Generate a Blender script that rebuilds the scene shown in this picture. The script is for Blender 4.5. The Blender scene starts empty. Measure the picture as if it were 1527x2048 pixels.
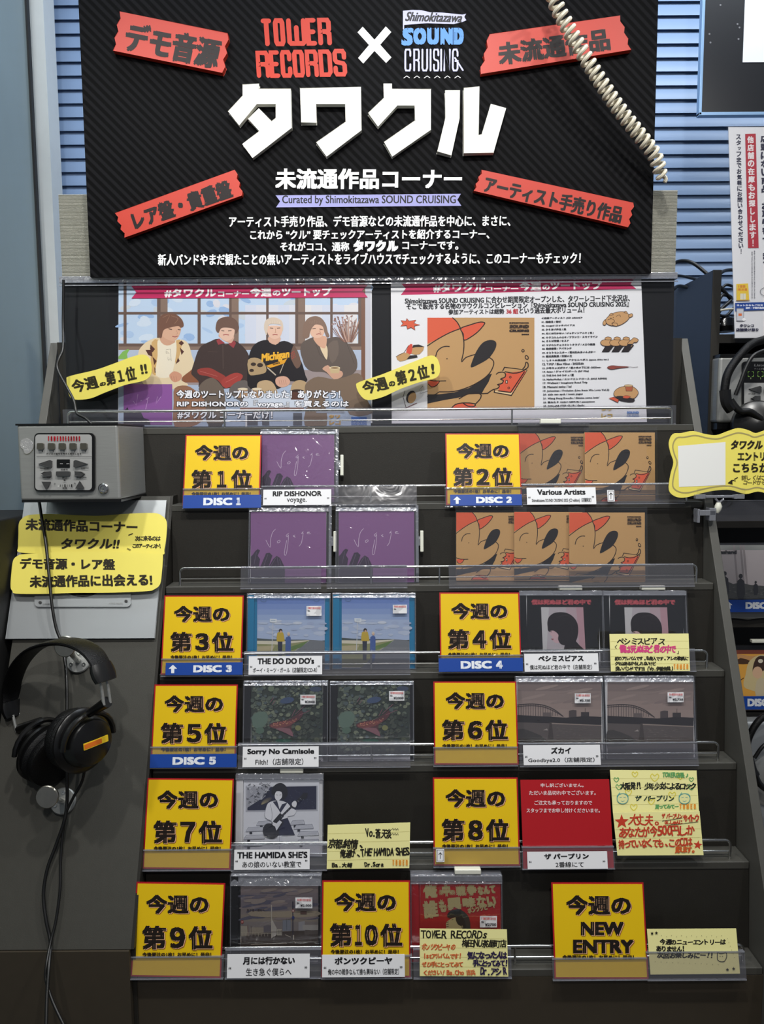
import bpy, math, random
from math import radians, sin, cos, pi
from mathutils import Vector, Matrix
from mathutils.geometry import tessellate_polygon

SC = bpy.context.scene
COL = SC.collection
random.seed(7)

# ---------------------------------------------------------------- camera
F = 1500.0                      # focal length in pixels of the 1527 px wide frame
TH, RO = radians(5.5), radians(0.4)
CAM = Vector((0, 0, 1.5))
fw = Vector((0, cos(TH), -sin(TH)))
r0 = Vector((1, 0, 0)); u0 = Vector((0, sin(TH), cos(TH)))
rt = r0 * cos(RO) - u0 * sin(RO)
up = r0 * sin(RO) + u0 * cos(RO)
cd_ = bpy.data.cameras.new('camera'); cam = bpy.data.objects.new('camera', cd_)
COL.objects.link(cam); SC.camera = cam
cd_.sensor_fit = 'HORIZONTAL'; cd_.sensor_width = 36; cd_.lens = F / 1527 * 36
cd_.clip_start = 0.02
m3 = Matrix((rt, up, -fw)).transposed()
cam.matrix_world = Matrix.Translation(CAM) @ m3.to_4x4()

# ---------------------------------------------------------------- world, lamps, exposure
w = bpy.data.worlds.new('shop_ambient'); SC.world = w; w.use_nodes = True
w.node_tree.nodes['Background'].inputs[0].default_value = (0.80, 0.86, 1.0, 1)
w.node_tree.nodes['Background'].inputs[1].default_value = 0.17
def lamp(name, kind, loc, target, power, size, color=(1, .97, .93), **kw):
    l = bpy.data.lights.new(name, kind); l.energy = power; l.color = color
    if kind == 'AREA':
        l.shape = kw.get('shape', 'RECTANGLE'); l.size = size[0]; l.size_y = size[1]
    else:
        l.shadow_soft_size = size
        if kind == 'SPOT':
            l.spot_size = radians(kw.get('cone', 60)); l.spot_blend = .6
    o = bpy.data.objects.new(name, l); COL.objects.link(o); o.location = loc
    o.rotation_euler = (Vector(target) - Vector(loc)).to_track_quat('-Z', 'Y').to_euler()
    return o
SPOTS = [((0.12, .45, 2.75), (-0.05, 1.3, 1.3), 44), ((-.70, .45, 2.75), (-.5, 1.25, 1.1), 40), ((0.95, .45, 2.75), (.45, 1.3, 1.25), 30), ((0.0, -.7, 2.6), (0.0, 1.35, 1.35), 46)]  # last entry is an added front fill for the upright faces
for k, (a, b, e) in enumerate(SPOTS):
    lamp('ceiling_spot_or_fill', 'SPOT', a, b, e, .035, (1, .98, .94), cone=85)
lamp('overhead_fill_lamp', 'AREA', (0.3, 0.55, 2.85), (0.3, .9, 0), 7, (1.6, .16), (.93, .97, 1))  # added soft overhead fill standing in for ambient light
lamp('overhead_fill_lamp', 'AREA', (.3, 1.35, 2.85), (0.2, 2.0, 1.6), 22, (2.6, .2), (.84, .92, 1))  # added fill that brightens the blind and the column behind the rack
SC.view_settings.view_transform = 'Standard'; SC.view_settings.look = 'None'
SC.view_settings.gamma = 1; SC.view_settings.use_curve_mapping = False
SC.view_settings.exposure = 0.0
SC.cycles.max_bounces = 8; SC.cycles.transparent_max_bounces = 24
SC.cycles.caustics_reflective = False; SC.cycles.caustics_refractive = False
SC.cycles.use_denoising = True

# ---------------------------------------------------------------- geometry helpers
def ray(px, py): return fw * F + rt * (px - 763.5) - up * (py - 1024)
def at(px, py, Y):
    d = ray(px, py); return CAM + d * ((Y - CAM.y) / d.y)
def atx(px, py, X):
    d = ray(px, py); return CAM + d * ((X - CAM.x) / d.x)
def project(p):
    v = Vector(p) - CAM; d = v.dot(fw); return 763.5 + F * v.dot(rt) / d, 1024 - F * v.dot(up) / d
def lin(c):
    return tuple(((v / 255) / 12.92 if v <= 10 else (((v / 255) + .055) / 1.055) ** 2.4) for v in c)
def smooth_pts(pts, n=5, closed=True):
    out = []; N = len(pts)
    rng = range(N) if closed else range(N - 1)
    for i in rng:
        g = (lambda k: pts[k % N]) if closed else (lambda k: pts[max(0, min(N - 1, k))])
        a, b, c, d = g(i - 1), g(i), g(i + 1), g(i + 2)
        for j in range(n):
            t = j / n; t2 = t * t; t3 = t2 * t
            out.append(tuple(.5 * (2 * b[k] + (c[k] - a[k]) * t + (2 * a[k] - 5 * b[k] + 4 * c[k] - d[k]) * t2 + (3 * b[k] - a[k] - 3 * c[k] + d[k]) * t3) for k in range(len(b))))
    if not closed: out.append(tuple(pts[-1]))
    return out
class MB:
    def __init__(s): s.v = []; s.f = []; s.c = []; s.cur = (1, 1, 1); s.smooth = False
    def add(s, vs, fs, col=None):
        n = len(s.v); s.v.extend(vs); s.f.extend([tuple(i + n for i in f) for f in fs]); s.c.extend([col or s.cur] * len(fs))
    def box(s, x0, x1, y0, y1, z0, z1):
        s.add([(x, y, z) for x in (x0, x1) for y in (y0, y1) for z in (z0, z1)],
              [(0, 1, 3, 2), (4, 6, 7, 5), (0, 4, 5, 1), (2, 3, 7, 6), (0, 2, 6, 4), (1, 5, 7, 3)]); return s
    def hexa(s, p):          # p: 8 points, bottom 4 ccw then top 4
        s.add([tuple(q) for q in p], [(0, 3, 2, 1), (4, 5, 6, 7), (0, 1, 5, 4), (1, 2, 6, 5), (2, 3, 7, 6), (3, 0, 4, 7)]); return s
    def prism(s, pts, y0, y1, back=True):     # outline (x,z); y0 front (nearer viewer), y1 back
        n = len(pts)
        tr = tessellate_polygon([[Vector((p[0], p[1], 0)) for p in pts]])
        vs = [(p[0], y0, p[1]) for p in pts] + [(p[0], y1, p[1]) for p in pts]
        fs = [tuple(t) for t in tr] + ([tuple(i + n for i in reversed(t)) for t in tr] if back else [])
        fs += [(i, (i + 1) % n, (i + 1) % n + n, i + n) for i in range(n)]
        s.add(vs, fs); return s
    def tube(s, pts, r, seg=10, cap=True, flat=1.0):
        pts = [Vector(p) for p in pts]; n = len(pts); rs = r if isinstance(r, (list, tuple)) else [r] * n
        t = (pts[1] - pts[0]).normalized(); a = Vector((0, 0, 1)) if abs(t.z) < .9 else Vector((1, 0, 0))
        nn = (a - t * a.dot(t)).normalized(); vs = []
        for i, p in enumerate(pts):
            t = (pts[min(i + 1, n - 1)] - pts[max(i - 1, 0)]).normalized()
            nn = (nn - t * nn.dot(t)).normalized(); b = t.cross(nn)
            for k in range(seg):
                q = 2 * pi * k / seg; vs.append(tuple(p + (nn * cos(q) * flat + b * sin(q)) * rs[i]))
        fs = [(i * seg + k, i * seg + (k + 1) % seg, (i + 1) * seg + (k + 1) % seg, (i + 1) * seg + k) for i in range(n - 1) for k in range(seg)]
        if cap: fs += [tuple(reversed(range(seg))), tuple((n - 1) * seg + k for k in range(seg))]
        s.smooth = True; s.add(vs, fs); return s
    def lathe(s, prof, o, ax, seg=32, closed=False):   # prof: (t along axis, radius)
        o = Vector(o); ax = Vector(ax).normalized(); a = Vector((0, 0, 1)) if abs(ax.z) < .9 else Vector((1, 0, 0))
        n1 = (a - ax * a.dot(ax)).normalized(); b = ax.cross(n1); vs = []
        for t, r in prof:
            for k in range(seg):
                q = 2 * pi * k / seg; vs.append(tuple(o + ax * t + (n1 * cos(q) + b * sin(q)) * r))
        m = len(prof)
        fs = [(i * seg + k, i * seg + (k + 1) % seg, ((i + 1) % m) * seg + (k + 1) % seg, ((i + 1) % m) * seg + k) for i in range(m if closed else m - 1) for k in range(seg)]
        if not closed:
            fs += [tuple(reversed(range(seg))), tuple((m - 1) * seg + k for k in range(seg))]
        s.smooth = True; s.add(vs, fs); return s
    def mesh(s, name, mat):
        if isinstance(s, Print): s.flat()
        me = bpy.data.meshes.new(name); me.from_pydata(s.v, [], s.f)
        if isinstance(s, Print):
            a = me.color_attributes.new('Col', 'FLOAT_COLOR', 'CORNER'); buf = []
            for f, c in zip(s.f, s.c): buf.extend((*c, 1.0) * len(f))
            a.data.foreach_set('color', buf)
        me.materials.append(mat)
        if s.smooth:
            me.polygons.foreach_set('use_smooth', [True] * len(me.polygons))
            me.set_sharp_from_angle(angle=radians(40))
        me.update(); return me

class Thing:
    """An Empty whose children are the parts of one thing. Local x right, z up along the sheet, -y toward the viewer."""
    def __init__(s, name, label=None, cat=None, M=None, group=None, kind=None, parent=None):
        o = bpy.data.objects.new(name, None); COL.objects.link(o); s.o = o; o.empty_display_size = .02
        s.M = M or Matrix(); o.matrix_world = s.M; s.I = s.M.inverted()
        if label: o['label'] = label
        if cat: o['category'] = cat
        if group: o['group'] = group
        if kind: o['kind'] = kind
    def part(s, name, mb, mat, label=None, parent=None, bevel=0, kind=None):
        o = bpy.data.objects.new(name, mb.mesh(name, mat)); COL.objects.link(o); o.parent = parent or s.o
        if label: o['label'] = label
        if kind: o['kind'] = kind
        if bevel:
            b = o.modifiers.new('bevel', 'BEVEL'); b.width = bevel; b.segments = 3; b.limit_method = 'ANGLE'
        return o
    def loc(s, px, py, y=0.0):
        d = s.I.to_3x3() @ ray(px, py); c = s.I @ CAM; t = (y - c.y) / d.y; p = c + d * t; return p.x, p.z
def single(name, mb, mat, label=None, cat=None, group=None, kind=None, bevel=0):
    o = bpy.data.objects.new(name, mb.mesh(name, mat)); COL.objects.link(o)
    for k, v in (('label', label), ('category', cat), ('group', group), ('kind', kind)):
        if v: o[k] = v
    if bevel:
        b = o.modifiers.new('bevel', 'BEVEL'); b.width = bevel; b.segments = 3; b.limit_method = 'ANGLE'
    return o
def copy_thing(o, M, label, group=None):
    c = o.copy(); COL.objects.link(c); c.matrix_world = M; c['label'] = label
    if group: c['group'] = group
    for ch in list(o.children):
        d = ch.copy(); COL.objects.link(d); d.parent = c
        for g in list(ch.children):
            e = g.copy(); COL.objects.link(e); e.parent = d
    return c
def frame(loc, lean=0, roll=0, yaw=0):
    return Matrix.Translation(loc) @ Matrix.Rotation(radians(yaw), 4, 'Z') @ Matrix.Rotation(radians(-lean), 4, 'X') @ Matrix.Rotation(radians(roll), 4, 'Y')
def Yn(i): return 1.397 - .0538 * i
def Zt(i): return CAM.z + .0247 - .1387 * i
def tier_frame(i, pxc, dy, lean=11, dz=0.0005, roll=0):
    Y, Z = Yn(i) + dy, Zt(i) + dz
    a = project((0, Y, Z))[0]; b = project((.1, Y, Z))[0]
    return frame(((pxc - a) / (b - a) * .1, Y, Z), lean, roll)

# ---------------------------------------------------------------- lettering and flat print
_G = {}
def glyph(s, res=2):
    k = (s, res)
    if k not in _G:
        cu = bpy.data.curves.new('t', 'FONT'); cu.body = s; cu.resolution_u = res
        o = bpy.data.objects.new('t', cu); COL.objects.link(o)
        dg = bpy.context.evaluated_depsgraph_get()
        me = bpy.data.meshes.new_from_object(o.evaluated_get(dg))
        vs = [(v.co.x, v.co.y) for v in me.vertices]; fs = [tuple(p.vertices) for p in me.polygons]
        bpy.data.objects.remove(o); bpy.data.curves.remove(cu); bpy.data.meshes.remove(me)
        if not vs: vs = [(0, 0), (1, 0), (1, 1)]; fs = []
        xs = [v[0] for v in vs]; ys = [v[1] for v in vs]
        _G[k] = (vs, fs, (min(xs), min(ys), max(xs), max(ys)))
    return _G[k]
FW = lambda t: ''.join(chr(ord(c) + 0xFEE0) if c.isdigit() else c for c in t)
STROKES = {
 'T': [[(0, 0), (1, 0)], [(.5, 0), (.5, 1)]], 'O': [[(0, .1), (.15, 0), (.85, 0), (1, .1), (1, .9), (.85, 1), (.15, 1), (0, .9), (0, .1)]],
 'W': [[(0, 0), (0, .93), (.1, 1), (.45, 1), (.5, .95), (.5, .3)], [(.5, .95), (.55, 1), (.9, 1), (1, .93), (1, 0)]],
 'E': [[(1, 0), (0, 0), (0, 1), (1, 1)], [(0, .5), (.85, .5)]], 'R': [[(0, 1), (0, 0), (.85, 0), (1, .1), (1, .4), (.85, .5), (0, .5)], [(.7, .5), (1, .6), (1, 1)]],
 'C': [[(1, .3), (1, .1), (.85, 0), (.15, 0), (0, .1), (0, .9), (.15, 1), (.85, 1), (1, .9), (1, .7)]],
 'D': [[(0, 0), (.8, 0), (1, .12), (1, .88), (.8, 1), (0, 1), (0, 0)]], 'U': [[(0, 0), (0, .88), (.2, 1), (.8, 1), (1, .88), (1, 0)]],
 'S': [[(1, .28), (1, .1), (.85, 0), (.15, 0), (0, .1), (0, .38), (.15, .47), (.85, .53), (1, .62), (1, .9), (.85, 1), (.15, 1), (0, .9), (0, .72)]],
 'I': [[(.5, 0), (.5, 1)]], 'N': [[(0, 1), (0, 0), (1, 1), (1, 0)]], 'G': [[(1, .3), (1, .12), (.8, 0), (.2, 0), (0, .12), (0, .88), (.2, 1), (.8, 1), (1, .9), (1, .55), (.55, .55)]]}
class Print(MB):
    """Flat ink on the local sheet y = y0, laid out in photograph pixels (or a magnified view of them)."""
    def __init__(s, th, y0=0.0):
        super().__init__(); s.th = th; s.y0 = y0; s.n = 0; s.mx = 0; s.deep = .0013; s.vx = s.vy = 0.0; s.vs = 1.0
    def view(s, x, y, k): s.vx, s.vy, s.vs = x, y, k; return s
    def m(s, x, y): return s.th.loc(s.vx + x / s.vs, s.vy + y / s.vs, s.y0)
    def lay(s): s.n += 1; s.mx = max(s.mx, s.n); return s.n
    def flat(s):
        k = min(2e-5, s.deep / max(1, s.mx)); s.v = [(a, s.y0 - k * b, c) for a, b, c in s.v]
    def poly(s, pts, col, sm=0):
        if sm: pts = smooth_pts(pts, sm)
        y = s.lay(); q = [s.m(*p) for p in pts]
        tr = tessellate_polygon([[Vector((a, b, 0)) for a, b in q]])
        s.add([(a, y, b) for a, b in q], [tuple(t) for t in tr], lin(col)); return s
    def rect(s, x0, y0, x1, y1, col): return s.poly([(x0, y0), (x1, y0), (x1, y1), (x0, y1)], col)
    def ell(s, cx, cy, rx, ry, col, rot=0, n=20):
        a = radians(rot); return s.poly([(cx + rx * cos(t) * cos(a) - ry * sin(t) * sin(a), cy + rx * cos(t) * sin(a) + ry * sin(t) * cos(a)) for t in (2 * pi * k / n for k in range(n))], col)
    def line(s, pts, wd, col, sm=0, closed=False, joints=True):
        if sm: pts = smooth_pts(pts, sm, closed)
        if closed: pts = list(pts) + [pts[0]]
        c = lin(col); h = wd / 2; P = [pts[0]]
        for q in pts[1:]:
            if math.hypot(q[0] - P[-1][0], q[1] - P[-1][1]) > 1e-4: P.append(q)
        n = len(P)
        if n < 2: return s
        y = s.lay(); loop = closed or (n > 3 and math.hypot(P[0][0] - P[-1][0], P[0][1] - P[-1][1]) < 1e-3); vs = []
        for i in range(n):
            pa = P[i - 1] if i else (P[-2] if loop else None); pb = P[i + 1] if i < n - 1 else (P[1] if loop else None); ns = []
            for u, v in ((pa, P[i]), (P[i], pb)):
                if u is None or v is None: continue
                L = math.hypot(v[0] - u[0], v[1] - u[1]); ns.append((-(v[1] - u[1]) / L, (v[0] - u[0]) / L))
            mx = sum(q[0] for q in ns) / len(ns); mz = sum(q[1] for q in ns) / len(ns); k = min(h / max(.35, mx * mx + mz * mz), h * 2)
            for g in (1, -1): q = s.m(P[i][0] + mx * k * g, P[i][1] + mz * k * g); vs.append((q[0], y, q[1]))
        s.add(vs, [(2 * i, 2 * i + 1, 2 * i + 3, 2 * i + 2) for i in range(n - 1)], c)
        if joints and not loop:
            y = s.lay()
            for xa, ya in (P[0], P[-1]):
                q = [s.m(xa + h * cos(k * pi / 4 + .4), ya + h * sin(k * pi / 4 + .4)) for k in range(8)]
                s.add([(a, y, b) for a, b in q], [tuple(range(8))], c)
        return s
    def _put(s, g, fn, col, b):
        vs, fs, _ = g; y = s.lay(); c = lin(col)
        o = fn(0, 0); ex = fn(1, 0); ey = fn(0, 1)
        O = s.m(*o); X = s.m(*ex); Z = s.m(*ey)
        ax, az, bx, bz = X[0] - O[0], X[1] - O[1], Z[0] - O[0], Z[1] - O[1]
        offs = [(0, 0)]
        if b: h = b / 2; offs = [(-h, -h * .8), (h, -h * .8), (h, h * .8), (-h, h * .8)] + ([(0, 0)] if b > 2 else [])
        for dx, dy in offs:
            P0 = s.m(o[0] + dx, o[1] + dy)
            s.add([(P0[0] + gx * ax + gy * bx, y, P0[1] + gx * az + gy * bz) for gx, gy in vs], fs, c); y = s.lay()
    def text(s, t, x0, y0, x1, y1, col, b=0, rot=0, sh=0, res=2):
        g = glyph(t, res); bx0, by0, bx1, by1 = g[2]; h = b / 2
        sx = (x1 - x0 - b) / max(1e-6, bx1 - bx0); sy = (y1 - y0 - b) / max(1e-6, by1 - by0)
        cx, cy = (x0 + x1) / 2, (y0 + y1) / 2; ca, sa = cos(radians(rot)), sin(radians(rot))
        def fn(gx, gy):
            X = x0 + h + (gx - bx0) * sx - cx; Y = y1 - h - (gy - by0) * sy - cy
            X -= Y * sh
            return cx + X * ca - Y * sa, cy + X * sa + Y * ca
        s._put(g, fn, col, b); return s
    def hand(s, t, x0, y0, x1, y1, col, b=0, jit=1.0, slope=0, tall=1.0):
        b *= .72
        ws = [(.62 if ord(c) < 256 else 1.0) if c != ' ' else .5 for c in t]; W = sum(ws); cw = (x1 - x0) / W; H = y1 - y0; x = x0; n0 = s.n
        for c, wv in zip(t, ws):
            if c != ' ':
                g = glyph(c, 2); bx0, by0, bx1, by1 = g[2]
                k = H / (.95 if ord(c) > 255 else .78); kx = min(k, cw * wv / max(.25, bx1 - bx0) * .98)
                a = radians(random.uniform(-6, 6) * jit); ca, sa = cos(a), sin(a); shx = random.uniform(-.12, .2) * jit
                cx = x + cw * wv / 2; base = y1 - H * .12 + (cx - x0) * slope + random.uniform(-.05, .05) * H * jit; gm = (bx0 + bx1) / 2
                def fn(gx, gy, cx=cx, base=base, gm=gm, ca=ca, sa=sa, kx=kx, k=k, shx=shx):
                    X = (gx - gm) * kx + gy * k * shx; Y = -gy * k
                    return cx + X * ca - Y * sa, base + X * sa + Y * ca
                s.n = n0; s._put(g, fn, col, b)
            x += cw * wv
        return s
    def block(s, t, x0, y0, x1, y1, wd, col, gap=.35, slant=0, rot=0):
        n = sum(.25 if c == 'I' else (.5 if c == ' ' else (1.25 if c == 'W' else 1)) for c in t); G = wd * (1 + gap)
        cw = (x1 - x0 - G * (len(t) - 1) ) / n; x = x0; cx, cy = (x0 + x1) / 2, (y0 + y1) / 2; ca, sa = cos(radians(rot)), sin(radians(rot))
        for c in t:
            wv = cw * (.25 if c == 'I' else (.5 if c == ' ' else (1.25 if c == 'W' else 1)))
            for st in STROKES.get(c, []):
                pts = []
                for a, b in st:
                    X = x + wd / 2 + a * max(.01, wv - wd) - cx; Y = y0 + wd / 2 + b * (y1 - y0 - wd) - cy; X += Y * slant
                    pts.append((cx + X * ca - Y * sa, cy + X * sa + Y * ca))
                s.line(pts, wd, col)
            x += wv + G
        return s

# ---------------------------------------------------------------- materials
def mat(name, col=(200, 200, 200), rough=.5, metal=0.0, spec=.5, noise=0.0, nscale=40, bump=0.0, bscale=200, coat=0.0, stretch=(1, 1, 1), emit=None, trans=0.0, aniso=0):
    m = bpy.data.materials.new(name); m.use_nodes = True; nt = m.node_tree; b = nt.nodes['Principled BSDF']
    L = lin(col); b.inputs['Base Color'].default_value = (*L, 1); b.inputs['Roughness'].default_value = rough
    b.inputs['Metallic'].default_value = metal; b.inputs['Specular IOR Level'].default_value = spec; b.inputs['Coat Weight'].default_value = coat
    b.inputs['Coat Roughness'].default_value = .12
    if trans: b.inputs['Transmission Weight'].default_value = trans
    if emit: b.inputs['Emission Color'].default_value = (*lin(emit[0]), 1); b.inputs['Emission Strength'].default_value = emit[1]
    tc = nt.nodes.new('ShaderNodeTexCoord'); mp = nt.nodes.new('ShaderNodeMapping'); mp.inputs['Scale'].default_value = stretch
    nt.links.new(tc.outputs['Object'], mp.inputs['Vector'])
    if noise:
        n = nt.nodes.new('ShaderNodeTexNoise'); n.inputs['Scale'].default_value = nscale; n.inputs['Detail'].default_value = 5
        nt.links.new(mp.outputs[0], n.inputs['Vector'])
        mx = nt.nodes.new('ShaderNodeMix'); mx.data_type = 'RGBA'
        mx.inputs[6].default_value = (*[v * (1 - noise) for v in L], 1); mx.inputs[7].default_value = (*[min(1, v * (1 + noise)) for v in L], 1)
        nt.links.new(n.outputs['Fac'], mx.inputs[0]); nt.links.new(mx.outputs[2], b.inputs['Base Color'])
    if bump:
        n2 = nt.nodes.new('ShaderNodeTexNoise'); n2.inputs['Scale'].default_value = bscale; n2.inputs['Detail'].default_value = 3
        nt.links.new(mp.outputs[0], n2.inputs['Vector'])
        bp = nt.nodes.new('ShaderNodeBump'); bp.inputs['Strength'].default_value = bump; bp.inputs['Distance'].default_value = .001
        nt.links.new(n2.outputs['Fac'], bp.inputs['Height']); nt.links.new(bp.outputs[0], b.inputs['Normal'])
    return m
def print_mat(name, rough, coat=0.0, bump=0.0):
    m = bpy.data.materials.new(name); m.use_nodes = True; nt = m.node_tree; b = nt.nodes['Principled BSDF']
    a = nt.nodes.new('ShaderNodeAttribute'); a.attribute_name = 'Col'
    nt.links.new(a.outputs['Color'], b.inputs['Base Color']); b.inputs['Roughness'].default_value = rough
    b.inputs['Coat Weight'].default_value = coat; b.inputs['Coat Roughness'].default_value = .15
    b.inputs['Specular IOR Level'].default_value = .3
    return m
def film(name, tint, haze, rough, bump=0.0, bscale=20, boost=1.0, dist=.003):
    """thin clear plastic: transparent, mirror-like by Fresnel, with a little haze"""
    m = bpy.data.materials.new(name); m.use_nodes = True; nt = m.node_tree; nt.nodes.clear()
    out = nt.nodes.new('ShaderNodeOutputMaterial'); tr = nt.nodes.new('ShaderNodeBsdfTransparent'); tr.inputs[0].default_value = (*tint, 1)
    gl = nt.nodes.new('ShaderNodeBsdfGlossy'); gl.inputs['Roughness'].default_value = rough
    di = nt.nodes.new('ShaderNodeBsdfDiffuse'); di.inputs[0].default_value = (.75, .77, .85, 1)
    # Schlick reflectance from |N.I|, the same from both sides of the sheet
    ge = nt.nodes.new('ShaderNodeNewGeometry'); dt = nt.nodes.new('ShaderNodeVectorMath'); dt.operation = 'DOT_PRODUCT'
    nt.links.new(ge.outputs['Incoming'], dt.inputs[0]); nt.links.new(ge.outputs['Normal'], dt.inputs[1]); last = dt.outputs['Value']
    for op, v in (('ABSOLUTE', 0), ('SUBTRACT', 1), ('POWER', 5), ('MULTIPLY', .6), ('ADD', .05), ('MULTIPLY', boost)):
        mu = nt.nodes.new('ShaderNodeMath'); mu.operation = op; mu.use_clamp = True
        if op == 'SUBTRACT': mu.inputs[0].default_value = 1; nt.links.new(last, mu.inputs[1])
        else: nt.links.new(last, mu.inputs[0]); mu.inputs[1].default_value = v
        last = mu.outputs[0]
    m1 = nt.nodes.new('ShaderNodeMixShader'); m1.inputs[0].default_value = haze; m2 = nt.nodes.new('ShaderNodeMixShader')
    nt.links.new(tr.outputs[0], m1.inputs[1]); nt.links.new(di.outputs[0], m1.inputs[2])
    nt.links.new(last, m2.inputs[0])
    nt.links.new(m1.outputs[0], m2.inputs[1]); nt.links.new(gl.outputs[0], m2.inputs[2]); nt.links.new(m2.outputs[0], out.inputs[0])
    if bump:
        tc = nt.nodes.new('ShaderNodeTexCoord'); oi = nt.nodes.new('ShaderNodeObjectInfo'); ad = nt.nodes.new('ShaderNodeVectorMath')
        nt.links.new(tc.outputs['Object'], ad.inputs[0]); nt.links.new(oi.outputs['Location'], ad.inputs[1])
        n = nt.nodes.new('ShaderNodeTexNoise'); n.inputs['Scale'].default_value = bscale; n.inputs['Detail'].default_value = 2; n.inputs['Distortion'].default_value = 1.5
        nt.links.new(ad.outputs[0], n.inputs['Vector'])
        bp = nt.nodes.new('ShaderNodeBump'); bp.inputs['Strength'].default_value = bump; bp.inputs['Distance'].default_value = dist
        nt.links.new(n.outputs['Fac'], bp.inputs['Height']); nt.links.new(bp.outputs[0], gl.inputs['Normal']); nt.links.new(bp.outputs[0], dt.inputs[1])
    return m
PRT = print_mat('printed_paper', .5); GLS = print_mat('glossy_print', .35, .25)
PAPER = mat('white_paper', (226, 226, 228), .6); YPAP = mat('yellow_card_paper', (228, 214, 96), .6, noise=.04, nscale=30)
NOTEP = mat('pale_yellow_note_paper', (238, 232, 160), .6); YEL = mat('yellow_print_card', (224, 186, 12), .5, spec=.35, noise=.03, nscale=20)
BLU = mat('blue_strip', (22, 66, 150), .4); REDC = mat('red_card', (170, 14, 24), .4, coat=.3, noise=.05, nscale=15)
RACK = mat('charcoal_laminate', (41, 39, 35), .5, spec=.3, noise=.10, nscale=60, bump=.15, bscale=600)
RACKL = mat('grey_edge_laminate', (76, 75, 70), .5, noise=.08, nscale=60)
TREAD = mat('charcoal_tread_laminate', (70, 69, 64), .45, noise=.1, nscale=50)
SLOPE = mat('charcoal_laminate_lit_slope', (66, 65, 60), .5, spec=.3, noise=.08, nscale=60, bump=.15, bscale=600); FASC = mat('brown_black_laminate', (60, 53, 42), .55, noise=.1, nscale=50)  # sloping front: rack charcoal with the light it catches put into the colour
CHR = mat('chrome_wire', (205, 205, 200), .18, 1.0, bump=.03, bscale=50); STEEL = mat('brushed_steel', (160, 161, 158), .42, .55, noise=.12, nscale=30, stretch=(1, 1, 18), bump=.05)
ALU = mat('silver_painted_plate', (170, 174, 176), .42, .55, noise=.07, nscale=9); BLK = mat('black_plastic', (14, 14, 14), .28, noise=.1); BLKM = mat('matt_black', (17, 17, 17), .6, noise=.15)
LEA = mat('black_leatherette', (9, 9, 10), .42, spec=.22, bump=.9, bscale=420, stretch=(1, 1, 3)); CABL = mat('black_cable', (12, 12, 12), .4, noise=.1)
CREAM = mat('cream_coil_plastic', (205, 198, 178), .35, noise=.04); RIB = mat('ribbed_white_board', (188, 187, 178), .5)
BACKB = mat('dark_grey_backing', (20, 21, 24), .5, spec=.2, noise=.1, nscale=20); WHT = mat('white_foam', (226, 224, 214), .55, noise=.03); TAG = mat('ivory_security_tag', (214, 214, 200), .4)
BLIND = mat('blue_grey_blind_slat', (140, 163, 196), .38, noise=.05, nscale=8); BWALL = mat('steel_blue_wall', (140, 152, 150), .28, .2, noise=.16, nscale=2.2, stretch=(1, 2.5, .8)); NIGHT = mat('dark_blue_window_back', (30, 38, 54), .4)
COLM = mat('light_grey_column', (205, 208, 206), .45, noise=.05); FLOORM = mat('grey_vinyl_floor', (96, 90, 84), .4, noise=.15, nscale=12); CEILM = mat('white_ceiling', (210, 210, 208), .7, noise=.03)
CLR = film('clear_acrylic', (.97, .97, .98), .002, .05, .15, 9, .7); CLRH = film('clear_label_holder_plastic', (.93, .92, .94), .03, .10, .2, 20, 1.2)
WRAP = film('crinkled_clear_wrap', (.985, .985, .99), .008, .06, .75, 24, 2.0, .0024); BAND = film('hazy_highlight_band', (.8, .82, .85), .30, .16, .9, 70, 5.0, .003); EDGE = film('clear_case_edge', (.55, .56, .58), .22, .15, .5, 60, 3.0); LID = film('clear_case_lid', (.985, .985, .99), .006, .04, .1, 10, .7)
CYAN = mat('blue_case_tray', (20, 120, 165), .25, coat=.5); TRAYB = mat('black_case_tray', (18, 18, 20), .3)
BK = (14, 13, 14); WH = (232, 232, 232)
# ---------------------------------------------------------------- the room
def struct(name, mb, m, **k): return single(name, mb, m, kind='structure', **k)
struct('floor', MB().box(-1.3, 2.4, -2.5, 2.3, -.05, 0), FLOORM)
struct('ceiling', MB().box(-1.3, 2.4, -2.5, 2.3, 2.95, 3.0), CEILM)
struct('wall_back', MB().box(-1.3, 2.4, 2.2, 2.3, 0, 2.95), NIGHT)
struct('wall_left', MB().box(-.86, -.80, .6, 1.80, 0, 2.95), BWALL)
struct('trim_1', MB().box(-.812, -.795, 1.80, 1.812, 0, 2.95), BLKM)
struct('trim_2', MB().box(-.83, -.775, 1.84, 1.90, 0, 2.95), COLM)
# window frame behind the blind
struct('window_1', MB().box(-.96, 2.3, 2.10, 2.14, .6, .66).box(-.96, 2.3, 2.10, 2.14, 2.75, 2.82).box(-.96, -.90, 2.10, 2.14, .66, 2.75).box(1.0, 1.05, 2.10, 2.14, .66, 2.75), COLM)
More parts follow.
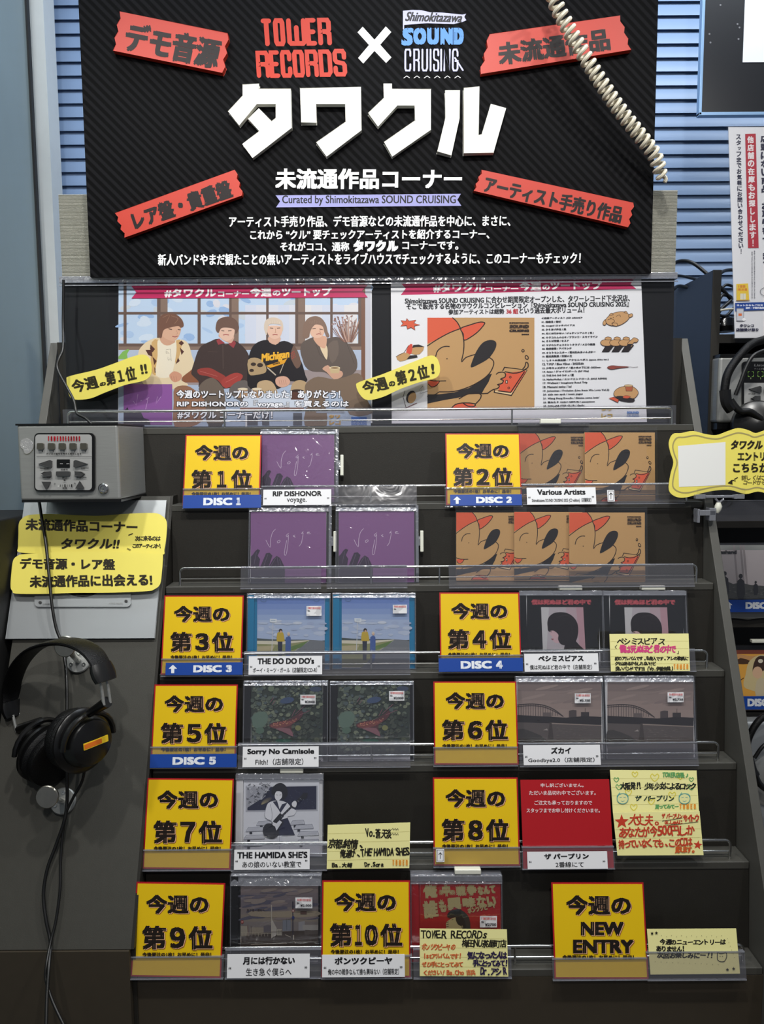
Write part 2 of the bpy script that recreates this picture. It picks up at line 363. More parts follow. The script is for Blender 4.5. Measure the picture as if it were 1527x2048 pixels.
# venetian blind: every slat its own part
vb = Thing('venetian_blind', 'pale blue horizontal slatted blind closed across the window behind the displays', 'blind', frame((0.5, 2.0, 1.5)))
sl = MB(); n = 6
for k in range(n):       # shallow curved slat, tilted almost shut
    pass
prof = [(-.021 + .042 * k / 5) for k in range(6)]
tl = radians(70); vs = []; nx = 2
for xx in (-1.46, 1.75):
    for s_ in prof:
        yb = s_ * cos(tl) ; zb_ = s_ * sin(tl); crown = .0028 * (1 - (s_ / .021) ** 2)
        vs.append((xx, yb - crown * sin(tl), zb_ + crown * cos(tl)))
    for s_ in reversed(prof):
        yb = s_ * cos(tl); zb_ = s_ * sin(tl); crown = .0028 * (1 - (s_ / .021) ** 2) - .0006
        vs.append((xx, yb - crown * sin(tl), zb_ + crown * cos(tl)))
sl.add(vs, [(k, (k + 1) % 12, (k + 1) % 12 + 12, k + 12) for k in range(12)] + [tuple(range(12)), tuple(range(23, 11, -1))]); sl.smooth = True
slme = sl.mesh('slat', BLIND)
for k in range(70):
    o = bpy.data.objects.new('slat', slme); COL.objects.link(o); o.parent = vb.o; o.location = (0, 0, -.7 + k * .0335)
lad = MB()
for xx in (-.62, .12, .97):
    vb.part('ladder_cord', MB().tube([(xx, -.020, -.44), (xx, -.020, 1.6)], .0009, 6), BLIND)

# ---------------------------------------------------------------- stepped display rack
XR, XL = .577, -.378
rack = Thing('stepped_display_rack', 'wide charcoal stepped display rack with wire rails holding the ranked discs', 'rack', Matrix.Translation((0, 0, 0)))
for i in range(7):
    xl = -.622 if i == 0 else XL
    t = MB().box(xl, XR, Yn(i), Yn(i) + .060, Zt(i) - .012, Zt(i)); rack.part('tread', t, TREAD, bevel=.0012)
    if i < 6:
        yt, yb, zt, zb_ = Yn(i) + .001, Yn(i + 1) + .046, Zt(i) - .012, Zt(i + 1)
        rack.part('riser', MB().hexa([(xl, yb, zb_), (XR, yb, zb_), (XR, yb + .012, zb_), (xl, yb + .012, zb_), (xl, yt, zt), (XR, yt, zt), (XR, yt + .012, zt), (xl, yt + .012, zt)]), RACK)
rack.part('kick_board', MB().box(XL - .006, XR + .001, Yn(6), Yn(6) + .015, .02, Zt(6) - .012), FASC)
rack.part('back_panel', MB().box(-.62, XR, 1.462, 1.475, .3, CAM.z + .19), RACK)
def sloped_side(x0, x1, zlo, m, name='side_panel'):
    z1, zb2 = CAM.z + .191, CAM.z - .696
    ys = lambda z: 1.080 + .446 * (z - zb2)
    a = MB(); zl = max(zlo, CAM.z - .95); pts = [(ys(z1), z1), (1.52, z1), (1.52, zlo), (ys(zl), zlo)]
    if zlo < zl: pts.append((ys(zl), zl))
    n_ = len(pts); a.add([(x0, y, z) for y, z in pts] + [(x1, y, z) for y, z in pts], [tuple(range(n_)), tuple(range(2 * n_ - 1, n_ - 1, -1))] + [(i, i + n_, (i + 1) % n_ + n_, (i + 1) % n_) for i in range(n_)])
    return rack.part(name, a, m, bevel=.0008)
sloped_side(XR + .0015, XR + .0165, .02, RACKL)
sloped_side(-.6385, -.6235, CAM.z - .09, RACKL)
def rail(i, xa, xb, posts):
    Y, Z = Yn(i) + .010, Zt(i); h = .031; rr = .008
    pts = [(xa, Y, Z)] + [(xa, Y, Z + h - rr)] + [(xa + rr * (1 - cos(q)), Y, Z + h - rr + rr * sin(q)) for q in (pi / 8, pi / 4, 3 * pi / 8, pi / 2)]
    pts += [(xb - rr * (1 - cos(q)), Y, Z + h - rr + rr * sin(q)) for q in (pi / 2, 3 * pi / 8, pi / 4, pi / 8)] + [(xb, Y, Z + h - rr), (xb, Y, Z)]
    m_ = MB().tube(pts, .0023, 12)
    for p in posts: m_.tube([(p, Y, Z), (p, Y, Z + h)], .0018, 8)
    m_.tube([(xa, Y + .001, Z + .012), (xb, Y + .001, Z + .012)], .0012, 8)
    rack.part('wire_rail', m_, CHR)
rail(0, -.583, .541, (-.292, .243))
for i in range(1, 7): rail(i, -.355, .5505, (-.02, .10 if i == 2 else .2))

# ---------------------------------------------------------------- listening station cabinet (left)
ZB = CAM.z - .764; PL = math.degrees(math.atan(.446))
def PYz(z): return 1.095 + .446 * (z - CAM.z + .696)
lc = Thing('listening_station_cabinet', 'charcoal cabinet with a sloping front under the silver player box', 'cabinet', frame((-.505, PYz(ZB), ZB), lean=PL))
Lp = .665 / cos(radians(PL))
lc.part('sloped_front', MB().box(-.128, .121, 0, .016, 0, Lp), SLOPE, bevel=.001)
sd = MB(); sdp = [(PYz(ZB) + .001, ZB), (PYz(ZB + .665) + .001, ZB + .665), (1.45, ZB + .665), (1.45, .02), (1.072, .02), (1.072, ZB)]
sd.add([(x, y, z) for x in (-.3855, -.3795) for y, z in sdp], [tuple(range(6)), tuple(range(11, 5, -1))] + [(i, i + 6, (i + 1) % 6 + 6, (i + 1) % 6) for i in range(6)])
o = lc.part('side_board', sd, RACK); o.matrix_parent_inverse = lc.I
lf = lc.part('lower_front', MB().box(-.636, -.386, 1.062, 1.074, .02, ZB - .001), FASC); lf.matrix_parent_inverse = lc.I

# silver plate lying on the slope
def sheet_from_px(name, label, cat, quad, th_frame, mat_, thick=.003, y=0.0, corner=None, group=None, part='plate'):
    t = Thing(name, label, cat, th_frame, group)
    pts = [t.loc(px, py, y) for px, py in quad]
    t.part(part, MB().prism(pts, y, y + thick), mat_, bevel=.0005); return t
plate_fr = frame((-.505, PYz(1.27) - .0075, 1.27), lean=PL)
sp = sheet_from_px('silver_backing_plate', 'large pale silver plate lying on the sloping cabinet front under the player', 'plate', [(50, 1001), (332, 1001), (308, 1275.5), (11, 1277.5)], plate_fr, ALU, .004)
# disc mechanism cover on it
dm = Thing('disc_mechanism_cover', 'small silver cover plate with a black disc opening half hidden by the lower yellow sign', 'cover', frame((-.505, PYz(1.27) - .0095, 1.27), lean=PL))
P_ = lambda t, pts, v=(0, 0, 1), y=0.0: [t.loc(v[0] + a / v[2], v[1] + b / v[2], y) for a, b in pts]
def rrect(x0, y0, x1, y1, r, n=5):
    out = []
    for cx, cy, a0 in ((x1 - r, y0 + r, -90), (x1 - r, y1 - r, 0), (x0 + r, y1 - r, 90), (x0 + r, y0 + r, 180)):
        for k in range(n + 1):
            a = radians(a0 + 90 * k / n); out.append((cx + r * cos(a), cy + r * sin(a)))
    return out
dm.part('cover_plate', MB().prism(P_(dm, rrect(70, 1090, 262, 1214, 8)), -.002, .0015), ALU, bevel=.0006)
dm.part('disc_opening', MB().prism(P_(dm, [(165 + 62 * cos(t_), 1132 + 62 * sin(t_)) for t_ in (2 * pi * k / 40 for k in range(40))], y=-.002), -.0032, -.0021), BLK)
pp = Print(dm, -.0034); pp.view(0, 800, 4.018)
pp.ell(322, 1626, 13, 10, (60, 60, 60)); pp.ell(1012, 1616, 13, 10, (60, 60, 60)); pp.ell(548, 1572, 9, 3, (150, 150, 150)); pp.line([(600, 1572), (650, 1574), (740, 1568)], 2, (110, 110, 110))
pp.text('LINKS', 345, 1634, 415, 1646, (90, 90, 90), sh=.3); pp.text('CDS-9072', 875, 1628, 985, 1640, (150, 150, 148))
dm.part('screw_and_lettering', pp, PRT)

# ---------------------------------------------------------------- player box
pb = Thing('listening_player', 'silver steel player box with disc buttons above the yellow signs', 'player', frame((-.505, 1.254, 1.4)))
x0, zt = pb.loc(33, 850); x1, zb_ = pb.loc(241, 1000)
V5 = (0, 800, 4.018)
body = MB(); body.box(x0, x1, 0, .138, zb_, zt); pb.part('case', body, STEEL, bevel=.004)
pb.part('top_lid', MB().box(x0 - .0015, x1 + .001, -.001, .139, zt - .001, zt + .002), BLK)
pb.part('bottom_edge', MB().box(x0 + .002, x1 + .001, .0, .139, zb_ - .003, zb_ + .001), BLK)
pb.part('panel_bezel', MB().prism(P_(pb, rrect(283, 265, 768, 735, 38), V5), -.004, .001), BLK, bevel=.0012)
pb.part('control_panel', MB().prism(P_(pb, rrect(293, 277, 746, 722, 28), V5), -.0046, -.0035), mat('light_grey_panel', (178, 178, 176), .4, .3))
BTN = mat('grey_metal_button', (120, 116, 104), .3, .8); DBT = mat('dark_grey_button', (82, 82, 82), .35, .5)
for bx in (341, 428, 514, 600, 686):
    pb.part('button', MB().prism(P_(pb, rrect(bx - 26, 346, bx + 26, 398, 10), V5), -.009, -.004), BTN, bevel=.001)
for pts in ([(325, 512), (418, 482), (430, 490), (430, 535), (418, 540)], [(715, 512), (622, 482), (608, 490), (608, 535), (622, 538)]):
    pb.part('button', MB().prism(P_(pb, pts, V5), -.0085, -.004), DBT, bevel=.001)
for pts in (rrect(466, 572, 576, 608, 8), [(346, 592), (372, 575), (424, 574), (424, 608), (372, 608)], [(694, 592), (668, 575), (618, 574), (618, 608), (668, 608)], [(358, 658), (420, 658), (390, 712)], [(626, 706), (688, 706), (656, 654)]):
    pb.part('button', MB().prism(P_(pb, pts, V5), -.0085, -.004), DBT, bevel=.0008)
pb.part('display_window', MB().prism(P_(pb, rrect(467, 476, 571, 544, 4), V5), -.0055, -.004), BLK)
pp = Print(pb, -.0057).view(*V5)
pp.block('TOWER', 384, 291, 492, 329, 8, (170, 26, 40)); pp.block('RECORDS', 502, 291, 643, 329, 8, (170, 26, 40))
for k, bx in enumerate((341, 428, 514, 600, 686)): pp.text(str(k + 1), bx - 4, 404, bx + 4, 417, (60, 60, 60), b=1.2)
pp.text('ディスク番号を押すと再生します', 372, 424, 656, 440, (50, 50, 50), b=1.5); pp.line([(295, 452), (744, 454)], 3, (60, 60, 60))
pp.line([(484, 512), (504, 512)], 4, (190, 190, 190)); pp.line([(536, 512), (558, 512)], 4, (190, 190, 190))
for t_, a, b, c, d in (('前曲', 352, 541, 390, 556), ('次曲', 650, 540, 684, 554), ('曲番号', 490, 552, 546, 566), ('早戻し', 372, 616, 424, 630), ('停止', 498, 616, 542, 632), ('早送り', 616, 614, 672, 630), ('音量', 502, 700, 542, 714), ('小', 434, 666, 450, 682), ('大', 594, 662, 612, 678)):
    pp.text(t_, a, b, c, d, (60, 60, 60), b=1)
pp.line([(326, 549), (350, 549)], 5, (60, 60, 60)); pp.line([(688, 547), (712, 547)], 5, (60, 60, 60)); pp.line([(346, 623), (368, 623)], 5, (60, 60, 60)); pp.line([(676, 622), (694, 622)], 5, (60, 60, 60)); pp.rect(514, 638, 528, 650, (40, 40, 40))
for k in range(7):
    xx = 470 + 18 * k; pp.line([(xx, 680 if k else 688), (xx, 696)], 10 if k in (3, 6) else 4, (30, 30, 30) if k else (235, 235, 230))
pb.part('lettering', pp, PRT)
lk = MB(); c_ = pb.loc(207.5, 976.5); lk.lathe([(0, .0086), (-.003, .0086), (-.0045, .0070), (-.0045, .0045), (-.0030, .0040), (-.0030, .0012), (-.0036, .0001)], (c_[0], 0, c_[1]), (0, 1, 0), 28); pb.part('key_lock', lk, CHR)
gl = MB(); q = smooth_pts([(172, 326), (215, 308), (262, 338), (272, 380), (240, 425), (205, 430), (188, 395), (168, 370)], 3)
gl.prism(P_(pb, q, V5), -.0015, .0002); pb.part('glue_residue', gl, film('dried_glue', (.85, .80, .55), .35, .2, 1.0, 120, 2, .004))

# ---------------------------------------------------------------- cable, hooks, headphones
def onp(px, py, off):   # point above the sloping front
    f = lc.M @ Matrix.Translation((0, -off, 0)); I = f.inverted(); d = I.to_3x3() @ ray(px, py); c = I @ CAM; t = -c.y / d.y; return tuple(f @ (c + d * t))
def hook(px, py, bx, by, label):
    base = Vector(onp(bx, by, 0)); n_ = (lc.M.to_3x3() @ Vector((0, -1, 0))).normalized()
    head = Vector(onp(px, py, .075)); hd = (Vector((0, -1, 0)) * .8 + (head - base).normalized() * .2).normalized()
    t = Thing('headphone_hook', label, 'hook', Matrix.Translation(base))
    a = MB().lathe([(0.0, .0205), (.003, .0205), (.0045, .019), (.0045, .0002)], (0, 0, 0), n_, 36); t.part('base_plate', a, STEEL)
    for k in range(3):
        u_ = (lc.M.to_3x3() @ Vector((cos(radians(90 + 120 * k)) * .0125, 0, sin(radians(90 + 120 * k)) * .0125)))
        t.part('screw', MB().lathe([(.0045, .0034), (.0058, .003), (.0058, .0014), (.0050, .0012), (.0050, .0001)], u_, n_, 14), CHR)
    rel = head - base; t.part('stem', MB().tube([n_ * .004, rel * .98], .0052, 16), CHR)
    t.part('round_cap', MB().lathe([(-.006, .0060), (-.004, .0166), (0, .0172), (.0014, .0160), (.0016, .0002)], rel, hd, 44), mat('turned_steel_cap', (176, 172, 160), .3, 1.0, noise=.2, nscale=60), bevel=0)
hook(130, 1293, 158, 1322, 'upper steel peg hook carrying the headphones'); hook(94, 1594, 127, 1602, 'lower steel peg hook standing empty below the headphones')
cb = MB(); c1 = [(78, 1001, .034), (84, 1040, .036), (92, 1090, .036), (98, 1150, .036), (104, 1210, .032), (112, 1255, .026), (122, 1283, .024), (131, 1330, .035), (134, 1400, .045), (133, 1480, .045), (134, 1560, .030), (134, 1600, .022), (129, 1640, .02), (112, 1690, .016), (94, 1740, .014), (87, 1790, .012), (92, 1840, .012), (101, 1885, .012), (98, 1930, .03), (94, 1990, .04), (92, 2060, .05)]
cb.tube([onp(*p) for p in smooth_pts(c1, 5, False)] + [(-.50, 1.0, .45), (-.49, .99, .2), (-.47, .98, .012)], .0026, 10)
c2 = [(172, 1512, .06), (165, 1560, .035), (146, 1596, .026), (131, 1630, .02), (124, 1680, .014), (121, 1730, .012), (120, 1780, .012), (112, 1840, .012), (101, 1885, .016), (93, 1930, .028), (92, 1960, .03), (106, 2005, .035), (130, 2055, .04)]
cb2 = MB().tube([onp(*p) for p in smooth_pts(c2, 5, False)] + [(-.43, 1.0, .45), (-.42, .98, .2), (-.40, .96, .012)], .0022, 10)
ct = Thing('headphone_cable', 'long black cable hanging from the player past both hooks to the floor', 'cable', Matrix.Translation(onp(94, 1990, .03)))
for nm, m_ in (('player_cord', cb), ('headphone_cord', cb2)):
    o = ct.part(nm, m_, CABL); o.matrix_parent_inverse = ct.I
# headphones
HC = Vector(onp(122, 1400, .085)); ph = radians(33)
hp = Thing('headphones', 'black studio headphones hanging on the upper hook with a yellow strip on the ear cup', 'headphones', Matrix.Translation(HC))
hp.o.matrix_world = Matrix.Translation(HC)
A = Vector((cos(ph), -sin(ph), 0)); B = Vector((sin(ph), cos(ph), 0)); Zv = Vector((0, 0, 1))
def hpt(px, py, b=0.0):      # point in the plane (A,Z) through HC, offset b along B
    f = Matrix((A, B, Zv)).transposed().to_4x4(); f.translation = HC; I = f.inverted(); d = I.to_3x3() @ ray(px, py); c = I @ CAM; t = (b - c.y) / d.y; p = c + d * t; return Vector((p.x, p.z))
arc = [(24, 1412), (22, 1385), (28, 1355), (42, 1325), (66, 1300), (96, 1287), (130, 1283), (160, 1289), (184, 1304), (199, 1325), (208, 1350)]
ap = [hpt(*p) for p in arc]; ap = [Vector(q) for q in smooth_pts([tuple(p) for p in ap], 4, False)]
def band(pts, wd, th_, name, m_, bulge=.3):
    mb = MB(); rows = []; n_ = len(pts); sec = 12
    for i, p in enumerate(pts):
        t = (pts[min(i + 1, n_ - 1)] - pts[max(i - 1, 0)]).normalized(); nn = Vector((t.y, -t.x)) * -1
        wl = wd * (.86 + .14 * sin(pi * i / (n_ - 1)))
        for k in range(sec):
            q = 2 * pi * k / sec; cx = cos(q); sx = sin(q)
            bb = wl / 2 * (abs(cx) ** .5) * (1 if cx > 0 else -1); hh = th_ / 2 * (abs(sx) ** .8) * (1 if sx > 0 else -1)
            pt = p + nn * hh; rows.append(tuple(A * pt.x + Zv * pt.y + B * bb))
    mb.add(rows, [(i * sec + k, i * sec + (k + 1) % sec, (i + 1) * sec + (k + 1) % sec, (i + 1) * sec + k) for i in range(n_ - 1) for k in range(sec)] + [tuple(range(sec)), tuple((n_ - 1) * sec + k for k in range(sec))])
    mb.smooth = True; return hp.part(name, mb, m_)
band(ap, .036, .008, 'headband', LEA)
def hbox(p0, p1, wd, th_, name, m_, parent=None):
    a_, b_ = hpt(*p0), hpt(*p1); return band([a_, a_.lerp(b_, .33), a_.lerp(b_, .66), b_], wd, th_, name, m_)
hbox((200, 1328), (212, 1362), .040, .013, 'end_cap', BLK); hbox((23, 1402), (30, 1432), .040, .013, 'end_cap', BLK)
for sgn in (-1, 1):
    for (p0, p1) in (((207, 1358), (214, 1408)), ((32, 1428), (40, 1462))):
        a_, b_ = hpt(*p0), hpt(*p1)
        hp.part('slider_rod', MB().tube([A * a_.x + Zv * a_.y + B * .0055 * sgn, A * b_.x + Zv * b_.y + B * .0055 * sgn], .0024, 8), STEEL)
def cup(px, py, sgn, axt, R=.046):
    c = hpt(px, py); c = A * c.x + Zv * c.y; ax = (A * cos(axt) + Zv * sin(axt)).normalized() * sgn
    # t grows outward from the head side
    hp.part('ear_pad', MB().lathe([(-.028, R * .55), (-.031, R * .8), (-.028, R * .97), (-.021, R * 1.0), (-.016, R * .96), (-.0155, R * .93), (-.014, R * .98), (-.009, R * 1.04), (-.003, R * 1.0), (0, R * .9)], c, ax, 56), LEA)
    h_ = hp.part('ear_cup', MB().lathe([(-.003, R * .95), (-.001, R * 1.06), (.003, R * 1.07), (.006, R * 1.0), (.0075, R * .86), (.020, R * .80), (.027, R * .72), (.030, R * .55), (.031, R * .02)], c, ax, 56), BLK)
    return c, ax, h_
cr, axr, cupo = cup(164, 1480, 1, radians(4)); cl, axl, _ = cup(93, 1503, -1, radians(-14))
def yoke(c, ax, top, R=.044):
    side = B; upv = ax.cross(side).normalized(); upv = upv if upv.z > 0 else -upv; tp = hpt(*top); tp = A * tp.x + Zv * tp.y
    pts = []
    for k in range(-6, 7):
        a = radians(15 * k); pts.append(tuple(c + ax * (.017 + .006 * cos(a)) + side * R * 1.0 * sin(a) + upv * R * 1.0 * cos(a)))
    hp.part('yoke', MB().tube(pts, .0042, 8).tube([tp, c + ax * .023 + upv * R], [.0085, .0062], 10), BLK)
yoke(cr, axr, (214, 1404)); yoke(cl, axl, (40, 1458))
st = Thing('x'); bpy.data.objects.remove(st.o)
# yellow strip on the outer face of the right ear cup
f = Matrix((A, B, Zv)).transposed()
pc = cr + axr * .0315; uu = B * -1; vv = axr.cross(uu).normalized(); vv = vv if vv.z > 0 else -vv
def strip(w_, h_, off, u_off, m_, name):
    mb = MB(); p = pc + axr * off + uu * u_off; q = [p - uu * w_ - vv * h_, p + uu * w_ - vv * h_, p + uu * w_ + vv * h_, p - uu * w_ + vv * h_]
    mb.hexa([tuple(x - axr * .002) for x in (q[0], q[1])] + [tuple(x) for x in (q[1], q[0])] + [tuple(x - axr * .002) for x in (q[3], q[2])] + [tuple(x) for x in (q[2], q[3])])
    hp.part(name, mb, m_, parent=cupo)
strip(.021, .0048, .0006, -.002, mat('yellow_strip', (232, 196, 40), .4), 'yellow_label'); strip(.015, .0036, .0009, .0035, mat('orange_red_strip', (216, 110, 30), .4), 'orange_lettering')
# ---------------------------------------------------------------- black banner board
RED = (186, 50, 30)
bn = Thing('header_board', 'large black header board with white raised letters and red tape strips', 'signboard', frame(at(743, 552, 1.419)))
bn.M = frame(at(743, 552, 1.419)); 
tl_ = [(147, -160), (1318, -160), (1303, 546), (183, 554)]
bq = [bn.loc(*p) for p in tl_]; bx0 = (bq[0][0] + bq[3][0]) / 2; bx1 = (bq[1][0] + bq[2][0]) / 2
def stripe_mat():
    m = mat('black_pinstripe_board', (22, 22, 23), .6, spec=.04); nt = m.node_tree; b = nt.nodes['Principled BSDF']
    tc = nt.nodes.new('ShaderNodeTexCoord'); mp = nt.nodes.new('ShaderNodeMapping'); mp.inputs['Rotation'].default_value = (0, radians(45), 0); wv = nt.nodes.new('ShaderNodeTexWave'); wv.inputs['Scale'].default_value = 26; wv.bands_direction = 'X'
    rp = nt.nodes.new('ShaderNodeValToRGB'); rp.color_ramp.elements[0].position = .35; rp.color_ramp.elements[0].color = (*lin((9, 9, 10)), 1); rp.color_ramp.elements[1].position = .75; rp.color_ramp.elements[1].color = (*lin((24, 24, 26)), 1)
    nt.links.new(tc.outputs['Object'], mp.inputs[0]); nt.links.new(mp.outputs[0], wv.inputs[0]); nt.links.new(wv.outputs['Fac'], rp.inputs[0]); nt.links.new(rp.outputs[0], b.inputs['Base Color']); return m
bn.part('board', MB().box(bx0, bx1, 0, .007, bq[3][1], bn.loc(700, -160)[1]), stripe_mat())
bn.part('white_core', MB().box(bx0 - .0006, bx1 + .0006, .007, .0085, bq[3][1] - .0006, bn.loc(700, -160)[1]), WHT)
VA = (100, 0, 2.1814); VB = (760, 0, 1.991)
W_ = [((845, 382), (915, 380), (915, 400), (1053, 400), (1057, 570), (888, 698), (845, 640), (917, 583), (868, 530), (915, 487), (970, 540), (988, 527), (988, 467), (907, 467), (830, 557), (782, 498), (845, 430)),
      ((1093, 398), (1355, 394), (1359, 580), (1208, 692), (1163, 632), (1290, 543), (1288, 467), (1163, 467), (1163, 546), (1098, 546))]
L_ = [(VA, W_[0]), (VA, W_[1]), ((0, 0, 1), [(767, 174), (782.6, 174), (782.6, 184.5), (860.5, 184), (860.5, 265), (784, 317), (767.5, 289), (829, 246), (828, 217), (794, 217), (755.5, 257.6), (736, 231.5), (767, 201.7)])]
for v, p in L_:
    bn.part('raised_letter', MB().prism(P_(bn, p, v), -.012, 0), WHT, bevel=.0006)
ru = bn.part('raised_letter', MB().prism(P_(bn, [(257, 373), (313, 373), (313, 483), (280, 627), (225, 613), (257, 480)], VB), -.012, 0), WHT, bevel=.0006)
bn.part('raised_letter', MB().prism(P_(bn, [(330, 362), (390, 358), (388, 548), (400, 545), (437, 427), (495, 443), (447, 618), (330, 620)], VB), -.012, 0), WHT, bevel=.0006)
RTAPE = mat('red_tape_board', (184, 48, 28), .5, noise=.04, nscale=20)
def tape(quad, v, rag, txt, x0, y0, x1, y1, rot, b, depth=.012):
    (a, b_, c, d) = quad; pts = [a, b_]
    for k in range(1, 6): t = k / 6; pts.append((b_[0] + (c[0] - b_[0]) * t + (rag if k % 2 else -rag * .4), b_[1] + (c[1] - b_[1]) * t))
    pts += [c, d]
    for k in range(1, 6): t = k / 6; pts.append((d[0] + (a[0] - d[0]) * t + (rag if k % 2 else -rag * .4), d[1] + (a[1] - d[1]) * t))
    o = bn.part('red_tape_strip', MB().prism(P_(bn, pts, v), -depth, 0), RTAPE, bevel=.0005)
    p = Print(bn, -depth - .0002).view(*v); p.text(txt, x0, y0, x1, y1, (24, 14, 14), b=b, rot=rot, res=3); bn.part('tape_lettering', p, PRT, parent=o)
tape(((315, 68), (780, 160), (757, 332), (285, 236)), VA, 8, 'デモ音源', 325, 130, 745, 265, 11.5, 11)
tape(((293, 938), (810, 752), (842, 862), (335, 1043)), VA, 7, 'レア盤・貴重盤', 348, 852, 800, 936, -19, 7)
tape(((432, 150), (945, 78), (990, 212), (398, 306)), VB, -7, '未流通作品', 466, 140, 914, 232, -8, 8)
tape(((400, 686), (998, 815), (977, 912), (368, 768)), VB, 6, 'アーティスト手売り作品', 408, 760, 972, 830, 13, 5)
p = Print(bn, -.0002)
p.view(500, 10, 3.393)
for L, x, w_, y0, y1 in (('T', 76, 72, 92, 280), ('O', 158, 78, 90, 280), ('W', 248, 132, 90, 277), ('E', 377, 72, 88, 276), ('R', 458, 92, 86, 274)):
    p.block(L, x, y0, x + w_, y1, 32, RED, slant=.07)
for L, x, w_, y0, y1 in (('R', 40, 92, 310, 495), ('E', 130, 70, 308, 495), ('C', 205, 78, 306, 494), ('O', 288, 80, 304, 492), ('R', 374, 88, 302, 490), ('D', 466, 90, 302, 488), ('S', 562, 92, 298, 486)):
    p.block(L, x, y0, x + w_, y1, 30, RED, slant=.07)
p.poly([(763, 148), (843, 236), (920, 146), (957, 184), (882, 270), (958, 356), (922, 394), (843, 312), (767, 398), (732, 360), (806, 272), (728, 186)], (236, 236, 232))
LAV = (186, 186, 222); SKY = (82, 140, 210)
p.poly([(1036, 40), (1100, 34), (1160, 36), (1220, 50), (1300, 52), (1380, 60), (1440, 66), (1464, 60), (1452, 82), (1466, 104), (1440, 116), (1380, 130), (1300, 128), (1200, 124), (1120, 130), (1044, 136), (1044, 166), (1036, 166)], LAV)
p.text('Shimokitazawa', 1058, 50, 1442, 116, (10, 10, 14), b=5, sh=.3, rot=1.5, res=3)
for L, x, w_ in (('S', 1030, 76), ('O', 1106, 88), ('U', 1200, 80), ('N', 1290, 84), ('D', 1378, 70)):
    p.text(L, x, 154, x + w_, 278 if L == 'S' else 272, SKY, b=19, sh=.12 if L == 'S' else 0, res=3); p.poly([(x + w_ * .4, 160), (x + w_ * .5, 168), (x + w_ * .6, 160)], (20, 30, 60))
for L, x, w_ in (('C', 1046, 46), ('R', 1106, 44), ('U', 1162, 44), ('I', 1216, 14), ('S', 1240, 42), ('I', 1288, 14), ('N', 1310, 50), ('G', 1368, 44)):
    p.block(L, x, 298, x + w_, 452, 12, LAV)
p.line([(1388, 360), (1442, 444)], 11, LAV)
for k in range(6): x = 1042 + 69 * k; p.line([(x, 497), (x + 20, 483), (x + 38, 495)], 4, (235, 235, 235))
p.view(0, 0, 1)
p.text('未流通作品コーナー', 550, 337, 923, 379, WH, b=3.2, res=3)
p.poly([(551, 391), (921, 388), (914, 400), (922, 412), (552, 415), (560, 403)], (150, 150, 200))
p.text('Curated by Shimokitazawa SOUND CRUISING', 564, 391, 911, 412, (20, 20, 26), b=.7, res=3)
p.text('アーティスト手売り作品、デモ音源などの未流通作品を中心に、まさに、', 458, 431, 1020, 454, WH, b=1.1, rot=-.2)
p.text('これから “クル” 要チェックアーティストを紹介するコーナー、', 500, 459, 978, 479, WH, b=1.1, rot=-.2)
p.text('それがココ、通称', 560, 484, 698, 503, WH, b=1.1); p.text('タワクル', 706, 480, 796, 504, WH, b=3.6); p.text('コーナーです。', 804, 482, 916, 500, WH, b=1.1)
p.text('新人バンドやまだ観たことの無いアーティストをライブハウスでチェックするように、このコーナーもチェック！', 316, 506, 1160, 530, WH, b=1.1, rot=-.25)
bn.part('lettering', p, PRT)
def wave_sheet(name, label, qx0, qx1, py0, py1, Y):
    t = Thing(name, label, 'board', frame(at((qx0 + qx1) / 2, py1, Y))); a = t.loc(qx0, py1); b = t.loc(qx1, py0); mb = MB(); n_ = 60; H = b[1] - a[1]; vs = []
    for k in range(n_ * 4 + 1):
        z = H * k / (n_ * 4); d = -.0026 * (1 - cos(2 * pi * k / 4)) / 2
        vs += [(a[0], d, z), (b[0], d, z), (b[0], .003, z), (a[0], .003, z)]
    fs = []
    for k in range(n_ * 4):
        for j in range(4): fs.append((k * 4 + j, k * 4 + (j + 1) % 4, k * 4 + 4 + (j + 1) % 4, k * 4 + 4 + j))
    mb.add(vs, fs); mb.smooth = True; t.part('ribbed_face', mb, RIB); return t
wave_sheet('ribbed_backing_board', 'wide ribbed off-white board showing at both sides behind the black header board', 125, 1354, 368 + 8, 556, 1.4465)

# ---------------------------------------------------------------- long clear poster holder and the two posters
ph_ = Thing('poster_holder', 'long clear acrylic poster holder with dark grey backing under the header board', 'holder', frame((0, 1.4265, Zt(0) + .0058), lean=1.2))
hx0, hz0 = ph_.loc(128, 850, 0); hx1, hz1 = ph_.loc(1353, 556, 0); H1 = ph_.loc(741, 556, 0)[1]
hx0 = (hx0 + ph_.loc(128, 700)[0]) / 2
ph_.part('backing', MB().box(hx0, hx1, .012, .014, 0.0, H1 - .003), BACKB)
fwm = MB(); fwm.add([(hx0, 0, 0), (hx1, 0, 0), (hx1, 0, H1), (hx0, 0, H1)], [(0, 1, 2, 3)]); ph_.part('front_window', fwm, CLR)
ph_.part('top_lip', MB().box(hx0, hx1, -.004, .013, H1 - .006, H1 + .006), EDGE, bevel=.0008)
ph_.part('top_ridge', MB().box(hx0, hx1, -.006, -.0045, H1 - .012, H1 - .010), EDGE)
ph_.part('front_lip', MB().box(hx0, hx1, -.0105, -.009, -.004, .030), CLRH)
ph_.part('bottom_fold', MB().box(hx0, hx1, -.0105, .013, -.0055, -.004), EDGE)
def poster(name, label, quad, ly=.009):
    t = Thing(name, label, 'poster', ph_.M.copy()); pts = [t.loc(a, b, ly) for a, b in quad]
    t.part('sheet', MB().prism(pts, ly, ly + .0004), PAPER); return t, Print(t, ly - .0001)
CRIM = (190, 40, 92)
